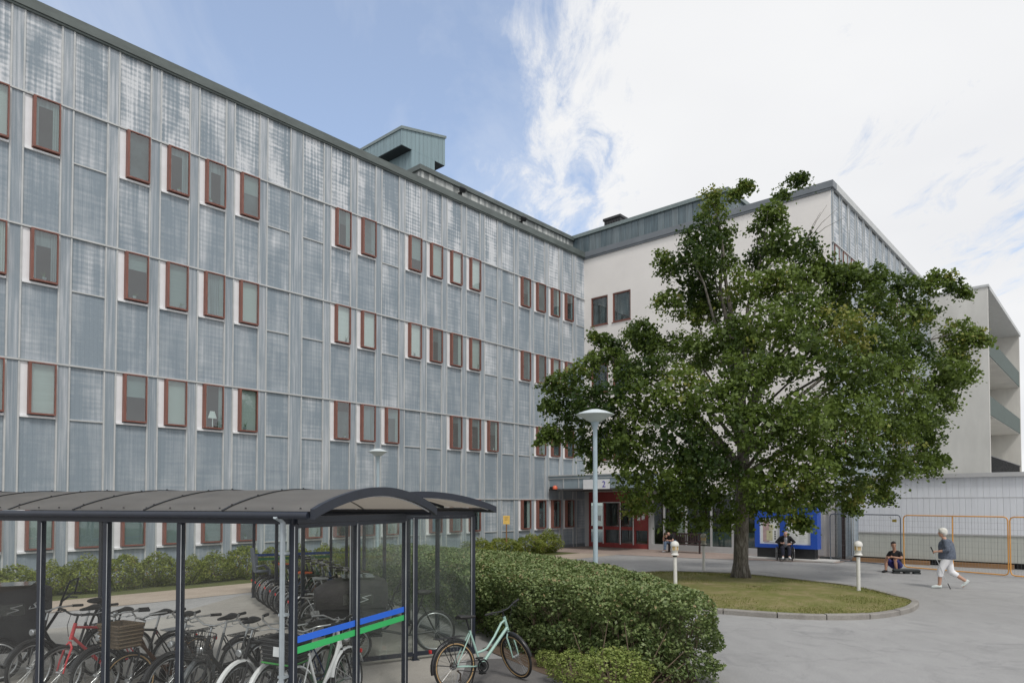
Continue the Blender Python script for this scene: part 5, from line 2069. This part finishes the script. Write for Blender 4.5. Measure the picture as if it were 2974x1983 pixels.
# bare twigs at the upper right
tw = at_depth(1850 * 1.2645, 560 * 1.2645, TY) - tb
for dx, dy in ((1885, 487), (1900, 470), (1925, 478), (1940, 500)):
    e = at_depth(dx * 1.2645, dy * 1.2645, TY + .2) - tb
    br.tube([tw, tw.lerp(e, .5) + Vector((0, 0, .1)), e], [.014, .009, .004], 5)
br.build('branches', M_BARK, TREE, 'all')
o = link('crown', crown, TREE)
o.matrix_local = Matrix.Translation(-tb)

# ------------------------------------------------------------------ hedge
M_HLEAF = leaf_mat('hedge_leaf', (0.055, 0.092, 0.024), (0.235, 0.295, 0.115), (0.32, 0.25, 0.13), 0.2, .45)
hp = [tuple(p) for p in HEDGE]
H0 = 1.24
hl, hh = np.array(hp).min(0), np.array(hp).max(0)


def bumps(x, y, s=1.0):
    return (np.sin(x * 2.3 * s + 1.3) * np.cos(y * 2.7 * s) + .6 * np.sin(x * 5.1 * s + y * 3.9 * s) + .4 * np.cos(x * 9.3 * s - y * 8.1 * s)) / 2


def hedge_points(n, rs):
    out_p, out_n, tot = [], [], 0
    while tot < n:
        Q = rs.uniform(hl - .12, hh + .12, (400000, 2))
        ins = inside(Q, hp)
        d = polydist(Q, hp)
        sd = np.where(ins, d, -d)
        z = rs.uniform(.02, H0 + .12, len(Q))
        bul = .13 * bumps(Q[:, 0] + z, Q[:, 1] - z * 1.3) + .05 * np.sin(z * 7 + Q[:, 0] * 6) - .06
        sd2 = sd + bul
        # sides lean in towards the top and round over
        side = sd2 - .10 * np.maximum(z - .5, 0) ** 2
        topz = H0 + .055 * bumps(Q[:, 0] * 1.4, Q[:, 1] * 1.4) - .22 * np.maximum(0, 1 - sd2 / .38) ** 2.2
        dep = np.minimum(side, topz - z)
        # gaps: hollow patches low on the sides
        hol = bumps(Q[:, 0] * 1.3 + 5, z * 3.1 + Q[:, 1] * 1.1) + .5 * bumps(Q[:, 0] * 3 + 2, z * 6 + Q[:, 1] * 2)
        thr = np.where((hol > .24) & (z < 1.0), np.minimum((hol - .24) * 1.2, .36), .0) + np.where(z < .22, .10 * rs.uniform(0, 1, len(Q)), 0)
        keep = (dep > thr) & (dep < thr + .20) & (rs.uniform(0, 1, len(Q)) < np.exp(-(dep - thr) / .10))
        keep &= ~((z < .16) & (rs.uniform(0, 1, len(Q)) < .6))
        # only the part that can be seen at full density
        far = Q[:, 1] > 14.5
        keep &= ~(far & (rs.uniform(0, 1, len(Q)) < .55))
        Q, z, dep, tz = Q[keep], z[keep], dep[keep], (topz - z)[keep]
        g = Q - np.array([[.9, 12.0]])
        g = g / (np.linalg.norm(g, axis=1)[:, None] + 1e-6)
        nn = np.where((tz < .25)[:, None], np.array([[0, 0, 1.0]]), np.concatenate([g, np.full((len(g), 1), .3)], 1))
        out_p.append(np.concatenate([Q, z[:, None]], 1))
        out_n.append(nn)
        tot += len(Q)
    return np.concatenate(out_p)[:n], np.concatenate(out_n)[:n]


hrs = np.random.RandomState(21)
P, NN = hedge_points(105000, hrs)
tint = np.clip(.34 + .22 * np.clip((P[:, 2] - .75) / .4, 0, 1) + .20 * bumps(P[:, 0] * 3, P[:, 1] * 3 + P[:, 2] * 2) + hrs.normal(0, .26, len(P)), 0, 1)  # leaves coloured paler towards the top, imitating the light falling on it
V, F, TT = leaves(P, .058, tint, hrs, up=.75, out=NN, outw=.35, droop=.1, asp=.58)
# the leafy inside, so that nothing shows through
Q = hrs.uniform(hl, hh, (90000, 2))
Q = Q[inside(Q, hp)]
Q = Q[polydist(Q, hp) > .44][:34000]
zq = hrs.uniform(.12, H0 - .22, len(Q))
V2, F2, T2 = leaves(np.concatenate([Q, zq[:, None]], 1), .10, np.clip(hrs.normal(.4, .15, len(Q)), 0, 1), hrs, up=.2, asp=.7)
F = np.concatenate([F, F2 + len(V)])
V = np.concatenate([V, V2])
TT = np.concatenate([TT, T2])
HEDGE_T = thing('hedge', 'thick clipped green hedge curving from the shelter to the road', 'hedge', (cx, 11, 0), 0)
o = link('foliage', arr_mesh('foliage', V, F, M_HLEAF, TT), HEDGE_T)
o.matrix_local = Matrix.Translation((-cx, -11, 0))
# woody stems
st = MB()
M_TWIG = mat('hedge_stem', (0.16, 0.12, 0.085), .85, 0, .3, 12)
k = 0
while k < 190:
    q = hrs.uniform(hl, hh)
    if not inside(q[None], hp)[0] or q[1] > 15:
        continue
    dd_ = polydist(q[None], hp)[0]
    if dd_ < .34 or dd_ > .8:
        continue
    k += 1
    a = hrs.uniform(0, 6.28)
    p0 = Vector((q[0], q[1], 0))
    l_ = hrs.uniform(.10, .32)
    p1 = p0 + Vector((math.cos(a) * l_ * .5, math.sin(a) * l_ * .5, .45))
    p2 = p0 + Vector((math.cos(a) * l_, math.sin(a) * l_, hrs.uniform(.8, 1.08)))
    st.tube([p0, p1, p2], [.011, .008, .003], 5)
    for j in range(2):
        b = a + hrs.normal(0, 1)
        st.tube([p1.lerp(p2, .2 + .3 * j), p1.lerp(p2, .5 + .3 * j) + Vector((math.cos(b) * .16, math.sin(b) * .16, .1))], [.006, .003], 4)
# a few long pale bare stems on the street side
for x, y, dx, dz in ((1.75, 9.32, .3, .7), (1.6, 9.4, -.1, .8), (1.85, 9.27, .42, .45), (1.2, 9.66, .12, .8), (1.05, 9.75, -.2, .6), (1.95, 9.22, .30, .30)):
    st.tube([(x, y - .02, .05), (x + dx * .4, y - .07, .05 + dz * .45), (x + dx, y - .10, .05 + dz)], [.011, .009, .004], 5)
o = st.build('stems', M_TWIG, HEDGE_T)
o.matrix_local = Matrix.Translation((-cx, -11, 0))

# ------------------------------------------------------------------ bushes
M_BLEAF = leaf_mat('bush_leaf', (0.085, 0.125, 0.018), (0.29, 0.325, 0.065), (0.34, 0.17, 0.09), 0.3, .5)
M_SLEAF = leaf_mat('shrub_leaf', (0.13, 0.19, 0.035), (0.32, 0.37, 0.11), (0.20, 0.17, 0.06), 0.25, .5)


def bush_meshes(seed, n, size, mt, flat=1.0):
    rs = np.random.RandomState(seed)
    V_, T_ = [], []
    P_, O_ = [], []
    while len(P_) < n:
        d = rs.normal(size=3)
        d /= np.linalg.norm(d)
        d[2] = abs(d[2]) if rs.rand() < .55 else -abs(d[2]) * .6
        r = 1 + .18 * math.sin(d[0] * 4 + seed) * math.cos(d[1] * 4) + .10 * math.sin(d[2] * 9 + d[0] * 7)
        q = d * r * (rs.uniform(.55, 1.0) ** .5)
        P_.append((q[0] * .5 * (1.0 if q[2] > 0 else 1.04), q[1] * .5, max(.02, .40 + q[2] * (.52 if q[2] > 0 else .75) * flat)))
        O_.append(d)
    P_, O_ = np.array(P_), np.array(O_)
    t = np.clip(.45 + .22 * np.sin(P_[:, 0] * 9 + seed) * np.cos(P_[:, 2] * 8) + rs.normal(0, .2, n), 0, 1)
    V_, F_, T_ = leaves(P_, size, t, rs, .35, O_, .6, .1, .6)
    me = arr_mesh('foliage', V_, F_, mt, T_)
    s = MB()
    for k in range(14):
        a = rs.uniform(0, 6.28)
        s.tube([(0, 0, 0), (.14 * math.cos(a), .14 * math.sin(a), .3), (.3 * math.cos(a), .3 * math.sin(a), rs.uniform(.5, .75))], [.014, .010, .004], 5)
    return me, s.mesh('stems', M_TWIG)


BV = [bush_meshes(31 + k, 4200, .058, M_BLEAF) for k in range(4)]


def plant(name, label, p, var, sx_, sz, group, rz):
    T_ = thing(name, label, 'bush', p, rz, group)
    T_.scale = (sx_, sx_, sz)
    link('foliage', var[0], T_)
    link('stems', var[1], T_)
    return T_


ORD = ['first', 'second', 'third', 'fourth', 'fifth', 'sixth', 'seventh', 'eighth', 'ninth', 'tenth', 'eleventh', 'twelfth', 'thirteenth', 'fourteenth']
bl = [(-40, 1668, 1.3), (50, 1650, 1.25), (150, 1640, .9), (255, 1627, 1.1), (362, 1615, 1.0), (462, 1613, 1.12), (560, 1622, .9), (628, 1612, 1.1), (715, 1590, 1.1), (790, 1598, 1.0), (868, 1592, 1.1), (950, 1590, 1.1), (1030, 1586, 1.2), (1120, 1584, 1.2)]
for k, (px, py, wd) in enumerate(bl):
    kk = (px - 1487) / FPX
    n_ = 1.75 + .15 * math.sin(k * 2.3)
    b0 = CORNER + D2 * n_
    t = (b0.x - kk * b0.y) / (D1.x - kk * D1.y)
    p = b0 - D1 * t
    zt = CAM_H - (py - HOR) / FPX * p.y
    plant('bush', f'round green bush under the grey facade, {ORD[k]} from the left', p, BV[k % 4], wd * 1.04, max(zt, .75) * 1.08 / .92, 'bushes along the grey facade', k * 1.7)
bl2 = [(1240, 1585, 1.3, 'low spreading bush by the facade just left of the yellow sign'), (1390, 1565, 1.5, 'dark bush behind the far shelter corner post'), (1462, 1560, 1.6, 'low bush at the foot of the yellow sign'), (1540, 1552, 1.6, 'wide dark bush between yellow sign and entrance'), (1592, 1541, 1.35, 'tallest bush next to the entrance paving')]
for k, (px, py, wd, lb) in enumerate(bl2):
    kk = (px - 1487) / FPX
    b0 = CORNER + D2 * 1.8
    t = (b0.x - kk * b0.y) / (D1.x - kk * D1.y)
    p = b0 - D1 * t
    zt = CAM_H - (py - HOR) / FPX * p.y
    plant('bush', lb, p, BV[(k + 2) % 4], wd, max(zt, .7) / .92, 'bushes along the grey facade', k * 2.1)
SV = [bush_meshes(61 + k, 2000, .058, M_SLEAF, .9) for k in range(2)]
for k, (px, py, wd, ht, lb) in enumerate([(1660, 1985, .70, .46, 'small pale shrub right of the mint bicycle wheel'), (1785, 2020, .90, .64, 'pale yellow green shrub at the front of the hedge'), (1840, 1985, .55, .40, 'pale shrub low against the hedge right of the taller one'), (1590, 1935, .40, .26, 'tiny dark shrub at the bare soil edge')]):
    p = gp(px, py)
    plant('shrub', lb, Vector((p.x, p.y, .01)), SV[k % 2], wd, ht / .92, 'pale shrubs in front of the hedge', k * 1.3)

# ------------------------------------------------------------------ people
M_SKIN = mat('skin', (0.48, 0.28, 0.20), .55, 0, .08, 9)
M_SKIN2 = mat('tanned_skin', (0.40, 0.22, 0.15), .55, 0, .08, 9)
M_SKIN3 = mat('pink_skin', (0.52, 0.31, 0.24), .55, 0, .08, 9)
M_EYE = mat('eye_dark', (0.03, 0.025, 0.02), .3)


def fuse(mb, name, mats, parent, voxel, smooth=6, M=None):
    """grow many limbs and lumps into one continuous surface"""
    me = mb.mesh(name + '_tmp', mats)
    o = bpy.data.objects.new(name + '_tmp', me)
    COL.objects.link(o)
    m = o.modifiers.new('r', 'REMESH')
    m.mode = 'VOXEL'
    m.voxel_size = voxel
    s = o.modifiers.new('s', 'SMOOTH')
    s.iterations = smooth
    s.factor = .5
    dg = bpy.context.evaluated_depsgraph_get()
    dg.update()
    out = bpy.data.meshes.new_from_object(o.evaluated_get(dg))
    bpy.data.objects.remove(o)
    out.name = name
    out.polygons.foreach_set('use_smooth', [True] * len(out.polygons))
    out.materials.clear()
    out.materials.append(mats)
    return link(name, out, parent)


def hand(mb, wr, pal, side, curl=.4, spread=1.0, s=1.0):
    """palm with four fingers and a thumb: wr wrist point, pal direction of the palm, side direction of the thumb"""
    d, t = Vector(pal).normalized(), Vector(side).normalized()
    t = (t - d * t.dot(d)).normalized()
    n = d.cross(t)
    w_ = Vector(wr)
    mb.tube([w_, w_ + d * .035 * s, w_ + d * .085 * s], [.026 * s, .034 * s, .034 * s], 8)
    for k, (o_, l_) in enumerate(((.028, .072), (.010, .082), (-.010, .076), (-.028, .060))):
        b = w_ + d * .085 * s + t * o_ * s * spread
        c1 = b + (d * math.cos(curl) + n * math.sin(curl)) * l_ * .5 * s
        c2 = c1 + (d * math.cos(curl * 2.4) + n * math.sin(curl * 2.4)) * l_ * .5 * s
        mb.tube([b - d * .02 * s, b, c1, c2], [.010 * s, .010 * s, .0095 * s, .008 * s], 6)
    b = w_ + d * .025 * s + t * .028 * s
    mb.tube([b, b + (d * .5 + t * .75 + n * .3).normalized() * .035 * s, b + (d * .9 + t * .6 + n * .6).normalized() * .066 * s], [.014 * s, .0115 * s, .0095 * s], 6)


def head(mb, c, M, s=1.0):
    """skull, jaw, nose, brow, chin and ears; M rotates the face (local +X looks forward)"""
    T = Matrix.Translation(c) @ M.to_4x4() @ Matrix.Scale(s, 4)
    mb.ball((0, 0, .03), (.098, .076, .095), 16, 12, M=T)
    mb.ball((.03, 0, -.045), (.066, .060, .072), 14, 10, M=T)
    mb.ball((.065, 0, -.095), (.026, .026, .022), 10, 8, M=T)
    mb.tube([(.09, 0, .02), (.112, 0, -.022), (.098, 0, -.034)], [.010, .017, .012], 8, M=T)
    mb.ball((.085, 0, .032), (.02, .05, .012), 10, 6, M=T)
    mb.ball((.088, 0, -.062), (.014, .026, .010), 10, 6, M=T)
    for q in (-1, 1):
        mb.ball((-.005, .078 * q, -.005), (.020, .011, .033), 8, 6, M=T)
    return T


def face_bits(par, T, hm=None):
    e = MB()
    for q in (-1, 1):
        e.ball((.090, .031 * q, .006), (.007, .013, .007), 8, 6, M=T)
    e.build('eye', M_EYE, par)


def RZ(a):
    return Matrix.Rotation(a, 3, 'Z')


# --- woman walking with a pole; local +X is her walking direction
pf = gp(2752, 1708)
W_ = thing('person', 'white haired woman in grey jumper and white capri trousers walking with a pole', 'person', pf, R(150))
hip = {1: Vector((0, .09, .90)), -1: Vector((0, -.09, .90))}
kn = {1: Vector((.17, .10, .50)), -1: Vector((-.10, -.10, .47))}
an = {1: Vector((.20, .11, .09)), -1: Vector((-.47, -.10, .21))}
nk = Vector((.06, 0, 1.40))
b = MB()
b.tube([(0, 0, .92), (0, 0, 1.05), (.02, 0, 1.25), (.04, 0, 1.36), nk, (.075, 0, 1.47)], [.15, .15, .16, .12, .06, .055], 12)
for s in (1, -1):
    b.tube([hip[s], kn[s], kn[s].lerp(an[s], .35), an[s]], [.095, .062, .058, .042], 10)
    ft = Vector((.17, 0, -.055)) if s == 1 else Vector((.11, 0, -.155))
    b.tube([an[s], an[s] + ft * .5 + Vector((0, 0, -.01)), an[s] + ft], [.042, .042, .03], 8)
    sh = Vector((.03, .175 * s, 1.34))
    el = Vector((-.10 if s == -1 else .03, .235 * s, 1.08)) if s == -1 else Vector((.0, .24, 1.09))
    wr = Vector((.03, -.25, .92)) if s == -1 else Vector((.25, .22, 1.06))
    b.tube([nk, sh, el, el.lerp(wr, .4), wr], [.06, .058, .043, .040, .027], 10)
    hand(b, wr, (wr - el), (0, -s, .3) if s == 1 else (.8, 0, .3), .9 if s == 1 else .5)
TH = head(b, Vector((.10, .0, 1.585)), RZ(R(12)))
WB = fuse(b, 'body', M_SKIN, W_, .011, 5)
face_bits(W_, TH)
h = MB()
h.ball((-.012, 0, .050), (.116, .096, .100), 18, 14, M=TH)
h.ball((-.045, 0, .0), (.082, .090, .095), 16, 12, M=TH)
h.ball((.055, 0, .095), (.050, .068, .034), 14, 10, M=TH)
for q in (-1, 1):
    h.ball((.0, .07 * q, .03), (.06, .03, .06), 12, 8, M=TH)
fuse(h, 'hair', mat('white_hair', (0.66, 0.65, 0.60), .8, 0, .12, 25, .5, 60), W_, .008, 6)
c = MB()
c.tube([(0, 0, .84), (0, 0, .93), (0, 0, 1.06), (.02, 0, 1.22), (.035, 0, 1.34), (.055, 0, 1.40)], [.222, .228, .212, .205, .17, .085], 14)
for s in (1, -1):
    sh = Vector((.03, .165 * s, 1.33))
    el = Vector((-.10, -.235, 1.08)) if s == -1 else Vector((.0, .24, 1.09))
    wr = Vector((.03, -.25, .92)) if s == -1 else Vector((.25, .22, 1.06))
    c.tube([nk + Vector((0, 0, -.05)), sh, el, el.lerp(wr, .45)], [.09, .088, .070, .062], 10)
M_MARL = mat('grey_marl', (0.105, 0.125, 0.165), .9, 0, .38, 16, .25, 30)
fuse(c, 'jumper', M_MARL, W_, .016, 4)
c = MB()
c.tube([(0, 0, 1.0), (0, 0, .86), (0, 0, .80)], [.165, .175, .15], 12)
for s in (1, -1):
    c.tube([hip[s] + Vector((0, 0, -.02)), hip[s].lerp(kn[s], .6), kn[s], kn[s].lerp(an[s], .42)], [.125, .105, .092, .078], 12)
fuse(c, 'trousers', mat('white_cotton', (0.78, 0.78, 0.80), .85, 0, .06, 5, .15, 9), W_, .015, 4)
for s in (1, -1):
    c = MB()
    if s == 1:
        c.tube([an[s] + Vector((-.06, 0, -.035)), an[s] + Vector((.04, 0, -.03)), an[s] + Vector((.14, 0, -.05)), an[s] + Vector((.20, 0, -.065))], [.046, .052, .042, .028], 10)
    else:
        d = Vector((.105, 0, -.145)).normalized()
        c.tube([an[s] - d * .06, an[s] + d * .04, an[s] + d * .13, an[s] + d * .19 + Vector((.03, 0, .015))], [.046, .052, .042, .028], 10)
    fuse(c, 'shoe', mat('white_shoe', (0.68, 0.74, 0.72), .6, 0, .06, 8), W_, .012, 3)
WP = thing('walking_pole', 'thin pale walking pole held by the white haired woman', 'walking pole', pf, R(150))
c = MB()
hw = Vector((.345, .215, 1.045))
c.tube([hw, (-.06, .17, .015)], [.009, .006], 8)
c.build('shaft', M_ALU, WP, 50)
c = MB()
c.tube([hw + Vector((.055, .006, .14)), hw + Vector((.0, .0, .0)), hw + Vector((-.02, -.003, -.05))], [.016, .015, .012], 8)
c.build('grip', M_BLACK, WP, 50)
c = MB()
c.tube([(.0, .177, .165), (-.065, .1695, .004)], [.010, .013], 8)
c.build('tip', M_BLACK, WP, 50)


def seated(label, p, rz, seat, kneeA, ankA, kneeB, ankB, lean, hd, skin, arms, group=None):
    """seat height, knee/ankle points for both legs (+y is the figure's left), torso lean; returns parts needed for clothes"""
    T_ = thing('person', label, 'person', p, rz)
    pel = Vector((0, 0, seat + .10))
    up = Vector((math.sin(lean), 0, math.cos(lean)))
    chest = pel + up * .40
    neck = pel + up * .52 + Vector((.02, 0, 0))
    b = MB()
    b.tube([pel, pel + up * .2 + Vector((-.02, 0, 0)), chest, neck, neck + up * .08 + Vector((.02, 0, .0))], [.14, .145, .15, .065, .056], 12)
    for s, k_, a_ in ((1, kneeA, ankA), (-1, kneeB, ankB)):
        k_, a_ = Vector(k_), Vector(a_)
        b.tube([pel + Vector((0, .09 * s, -.02)), k_, k_.lerp(a_, .35), a_], [.092, .062, .058, .040], 10)
        fd = Vector((.16, .03 * s, 0))
        b.tube([a_, a_ + fd * .4 + Vector((0, 0, -.045)), a_ + fd + Vector((0, 0, -.055))], [.04, .04, .03], 8)
    shs = {}
    for s in (1, -1):
        sh = chest + Vector((0, .185 * s, .03))
        el, wr, pd, td, cu_ = arms[s]
        el, wr = Vector(el), Vector(wr)
        b.tube([chest + up * .07, sh, el, el.lerp(wr, .4), wr], [.07, .060, .045, .042, .028], 10)
        hand(b, wr, pd, td, cu_)
        shs[s] = (sh, el, wr)
    TH = head(b, Vector(hd[0]), Euler(hd[1]).to_matrix())
    b.tube([neck, neck.lerp(Vector(hd[0]), .6), Vector(hd[0])], [.06, .055, .06], 10)
    fuse(b, 'body', skin, T_, .011, 5)
    face_bits(T_, TH)
    return T_, pel, up, chest, neck, shs, TH


def shirt(T_, pel, up, chest, neck, shs, mt, sleeve, fat=1.0, name='shirt'):
    c = MB()
    c.tube([pel + Vector((0, 0, -.02)), pel + up * .15, chest + up * -.08, chest + up * .05, neck + up * -.02], [.168 * fat, .172 * fat, .175 * fat, .15, .078], 12)
    for s in (1, -1):
        sh, el, wr = shs[s]
        if sleeve <= 1:
            c.tube([chest + up * .06, sh, sh.lerp(el, sleeve)], [.10, .078, .068], 10)
        else:
            c.tube([chest + up * .06, sh, el, el.lerp(wr, sleeve - 1)], [.10, .080, .064, .048], 10)
    return fuse(c, name, mt, T_, .015, 4)


def trousers(T_, pel, legs, mt, upto, r=1.0, name='trousers'):
    c = MB()
    c.tube([pel + Vector((0, 0, .07)), pel + Vector((0, 0, -.03))], [.155, .155], 12)
    for s, k_, a_ in legs:
        k_, a_ = Vector(k_), Vector(a_)
        pts = [pel + Vector((0, .085 * s, -.02)), (pel + Vector((0, .085 * s, -.02))).lerp(k_, .6), k_]
        if upto <= 1:
            pts[-1] = (pel + Vector((0, .085 * s, -.02))).lerp(k_, upto)
            c.tube(pts, [.118 * r, .10 * r, .088 * r], 10)
        else:
            c.tube(pts + [k_.lerp(a_, upto - 1)], [.115 * r, .095 * r, .082 * r, .066 * r], 10)
    return fuse(c, name, mt, T_, .015, 4)


def shoes(T_, legs, mt):
    for s, a_ in legs:
        a_ = Vector(a_)
        c = MB()
        c.tube([a_ + Vector((-.05, 0, -.04)), a_ + Vector((.03, .005 * s, -.035)), a_ + Vector((.12, .022 * s, -.05)), a_ + Vector((.19, .035 * s, -.06))], [.044, .05, .044, .030], 10)
        fuse(c, 'shoe', mt, T_, .012, 3)


M_BLACKCL = mat('black_cloth', (0.014, 0.014, 0.016), .9, 0, .3, 8, .2, 12)
M_NAVYCL = mat('navy_cloth', (0.020, 0.022, 0.040), .9, 0, .3, 8, .2, 12)
M_DENIM = mat('pale_denim', (0.15, 0.22, 0.33), .9, 0, .25, 9, .2, 12)
M_SHORTS = mat('blue_shorts', (0.035, 0.035, 0.16), .85, 0, .25, 7, .2, 10)
M_DKHAIR = mat('dark_hair', (0.018, 0.014, 0.012), .7, 0, .3, 30)

# --- man sitting low on the fence foot, one knee up, forearms on the knee; local +X is where he faces
p_ = gp(2607, 1661)
kA, aA = (.34, .12, .47), (.30, .14, .09)
kB, aB = (.40, -.16, .42), (.46, -.14, .09)
T_, pel, up, chest, neck, shs, TH = seated('dark haired man in black T shirt and blue shorts sitting low by the fence', Vector((p_.x, p_.y + .05, .004)), R(214), .14, kA, aA, kB, aB, R(12),
                                          ((.20, .0, .95), (0, .12, R(38))), M_SKIN2,
                                          {1: ((.18, .26, .50), (.40, .08, .55), (.3, -1, -.1), (0, 0, 1), .5), -1: ((.20, -.26, .46), (.42, -.10, .52), (.5, .7, .0), (0, 0, 1), .5)})
sA = shirt(T_, pel, up, chest, neck, shs, M_BLACKCL, .62)
e = MB()
e.ball(chest + Vector((.155, .06, -.13)), (.008, .03, .045), 8, 6)
e.build('print', M_BOLW, sA)
trousers(T_, pel, ((1, kA, aA), (-1, kB, aB)), M_SHORTS, .92, 1.12, 'shorts')
shoes(T_, ((1, aA), (-1, aB)), M_BLACKCL)
h = MB()
h.ball((-.018, 0, .058), (.100, .083, .085), 14, 10, M=TH)
h.ball((-.05, 0, .0), (.062, .078, .075), 12, 8, M=TH)
h.ball((.05, 0, .098), (.05, .06, .03), 12, 8, M=TH)
fuse(h, 'hair', M_DKHAIR, T_, .012, 2)

# --- man in a wheelchair in front of the notice board
p_ = gp(2290, 1629)
ZR = R(-106)
WC = thing('wheelchair', 'black wheelchair in front of the blue notice board', 'wheelchair', Vector((p_.x, p_.y + .35, .004)), ZR)
for s in (1, -1):
    w2 = MB()
    w2.torus((-.06, .31 * s, .30), .285, .018, 'y', 32, 6)
    ww_ = w2.build('wheel', M_RUBBER, WC, 'all')
    w2 = MB()
    w2.torus((-.06, .355 * s, .30), .25, .009, 'y', 32, 6)
    w2.build('push_rim', M_CHROME, ww_, 'all')
    w2 = MB()
    for q in range(16):
        a = q * math.pi / 8
        w2.tube([(-.06, .31 * s, .30), (-.06 + .275 * math.cos(a), .31 * s, .30 + .275 * math.sin(a))], .003, 4)
    w2.build('spokes', M_CHROME, ww_)
    w2 = MB()
    w2.torus((.36, .24 * s, .085), .068, .018, 'y', 20, 6)
    w2.tube([(.36, .24 * s, .085), (.33, .24 * s, .26)], .012, 6)
    w2.build('caster', M_RUBBER, WC, 60)
f = MB()
for s in (1, -1):
    f.tube([(-.22, .24 * s, .92), (-.22, .24 * s, .2), (-.06, .24 * s, .26), (.36, .24 * s, .26), (.42, .22 * s, .42), (.40, .22 * s, .46), (-.22, .24 * s, .46)], .013, 8)
    f.tube([(-.22, .24 * s, .68), (.22, .26 * s, .68), (.24, .26 * s, .46)], .013, 8)
    f.tube([(.40, .20 * s, .44), (.56, .16 * s, .12), (.68, .16 * s, .10)], .012, 8)
    f.box(-.14, .20, .24 * s - .03 + .02 * s, .24 * s + .03 + .02 * s, .68, .715)
f.tube([(-.05, -.3, .3), (-.05, .3, .3)], .012, 6)
f.build('frame', M_BLACK, WC, 50)
f = MB()
f.box(-.20, .38, -.23, .23, .43, .475, bev=.015)
f.build('seat', M_BLACKCL, WC)
f = MB()
f.box(-.24, -.205, -.23, .23, .50, .90, bev=.015)
f.build('backrest', M_BLACKCL, WC)
for s in (1, -1):
    f = MB()
    f.box(.54, .76, .14 * s - .07, .14 * s + .07, .085, .10)
    f.build('footrest', M_BLACK, WC)
kA, aA = (.42, .13, .56), (.52, .12, .19)
kB, aB = (.42, -.14, .56), (.52, -.13, .19)
T_, pel, up, chest, neck, shs, TH = seated('bald man in black jacket and grey shirt sitting in the wheelchair', Vector((p_.x, p_.y + .35, .004)), ZR, .46, kA, aA, kB, aB, R(20),
                                          ((.34, -.01, 1.12), (0, .18, R(8))), M_SKIN3,
                                          {1: ((.12, .36, .78), (.34, .16, .70), (.6, -.8, 0), (0, .2, 1), .5), -1: ((.14, -.36, .78), (.38, -.14, .74), (.5, .8, .1), (0, 0, 1), .5)})
sh_ = shirt(T_, pel, up, chest, neck, shs, M_BLACKCL, 1.75, 1.02, 'jacket')
c = MB()
c.tube([pel + Vector((.08, 0, .02)), pel + up * .18 + Vector((.085, 0, 0)), chest + Vector((.07, 0, 0)), neck + Vector((.045, 0, -.05))], [.115, .12, .10, .05], 12)
fuse(c, 'shirt', mat('pale_grey_shirt', (0.30, 0.31, 0.34), .9, 0, .2, 9), T_, .014, 3)
trousers(T_, pel, ((1, kA, aA), (-1, kB, aB)), M_NAVYCL, 1.9)
shoes(T_, ((1, aA), (-1, aB)), mat('white_trainer', (0.70, 0.70, 0.70), .6, 0, .08, 9))
c = MB()
c.ball((.075, 0, -.085), (.03, .04, .028), 10, 8, M=TH)
fuse(c, 'beard', mat('short_beard', (0.15, 0.10, 0.08), .9, 0, .3, 30), T_, .010, 2)

# --- hunched man on the bench, head in one hand
p_ = BN + D2 * .42 - D1 * (-.22)
ZB = angz(-D1)
kA, aA = (.46, .17, .50), (.44, .20, .09)
kB, aB = (.46, -.17, .50), (.42, -.22, .09)
T_, pel, up, chest, neck, shs, TH = seated('hunched man in black T shirt and pale jeans on the left bench end', Vector((p_.x, p_.y, .012)), ZB, .445, kA, aA, kB, aB, R(46),
                                          ((.60, -.05, .86), (0, .75, R(-20))), M_SKIN3,
                                          {1: ((.46, .24, .58), (.46, -.02, .60), (.1, -1, 0), (0, 0, 1), .5), -1: ((.50, -.25, .58), (.60, -.17, .80), (.1, .35, 1), (-1, 0, 0), .4)})
shirt(T_, pel, up, chest, neck, shs, M_BLACKCL, .7, 1.05)
trousers(T_, pel, ((1, kA, aA), (-1, kB, aB)), M_DENIM, 1.88)
shoes(T_, ((1, aA), (-1, aB)), mat('grey_trainer', (0.28, 0.28, 0.29), .6, 0, .3, 9))
h = MB()
h.ball((-.015, 0, .055), (.102, .085, .088), 14, 10, M=TH)
h.ball((-.05, 0, .0), (.064, .080, .075), 12, 8, M=TH)
fuse(h, 'hair', mat('brown_hair', (0.045, 0.026, 0.018), .7, 0, .3, 30), T_, .012, 2)

# ------------------------------------------------------------------ camera and render settings
cam = bpy.data.cameras.new('camera')
cam.sensor_width = 36
cam.lens = FPX / 2974 * 36
cam.shift_y = (PY - 991.5) / 2974
cam.clip_end = 2000
cam.clip_start = .05
co_ = link('camera', cam)
co_.location = (0, 0, CAM_H)
co_.rotation_euler = (R(90) + PITCH, 0, 0)
scene.camera = co_
scene.view_settings.view_transform = 'Standard'
scene.view_settings.look = 'None'
scene.view_settings.exposure = 0.2
scene.view_settings.gamma = 1.0
scene.cycles.max_bounces = 8
scene.cycles.transparent_max_bounces = 24
scene.cycles.use_denoising = True
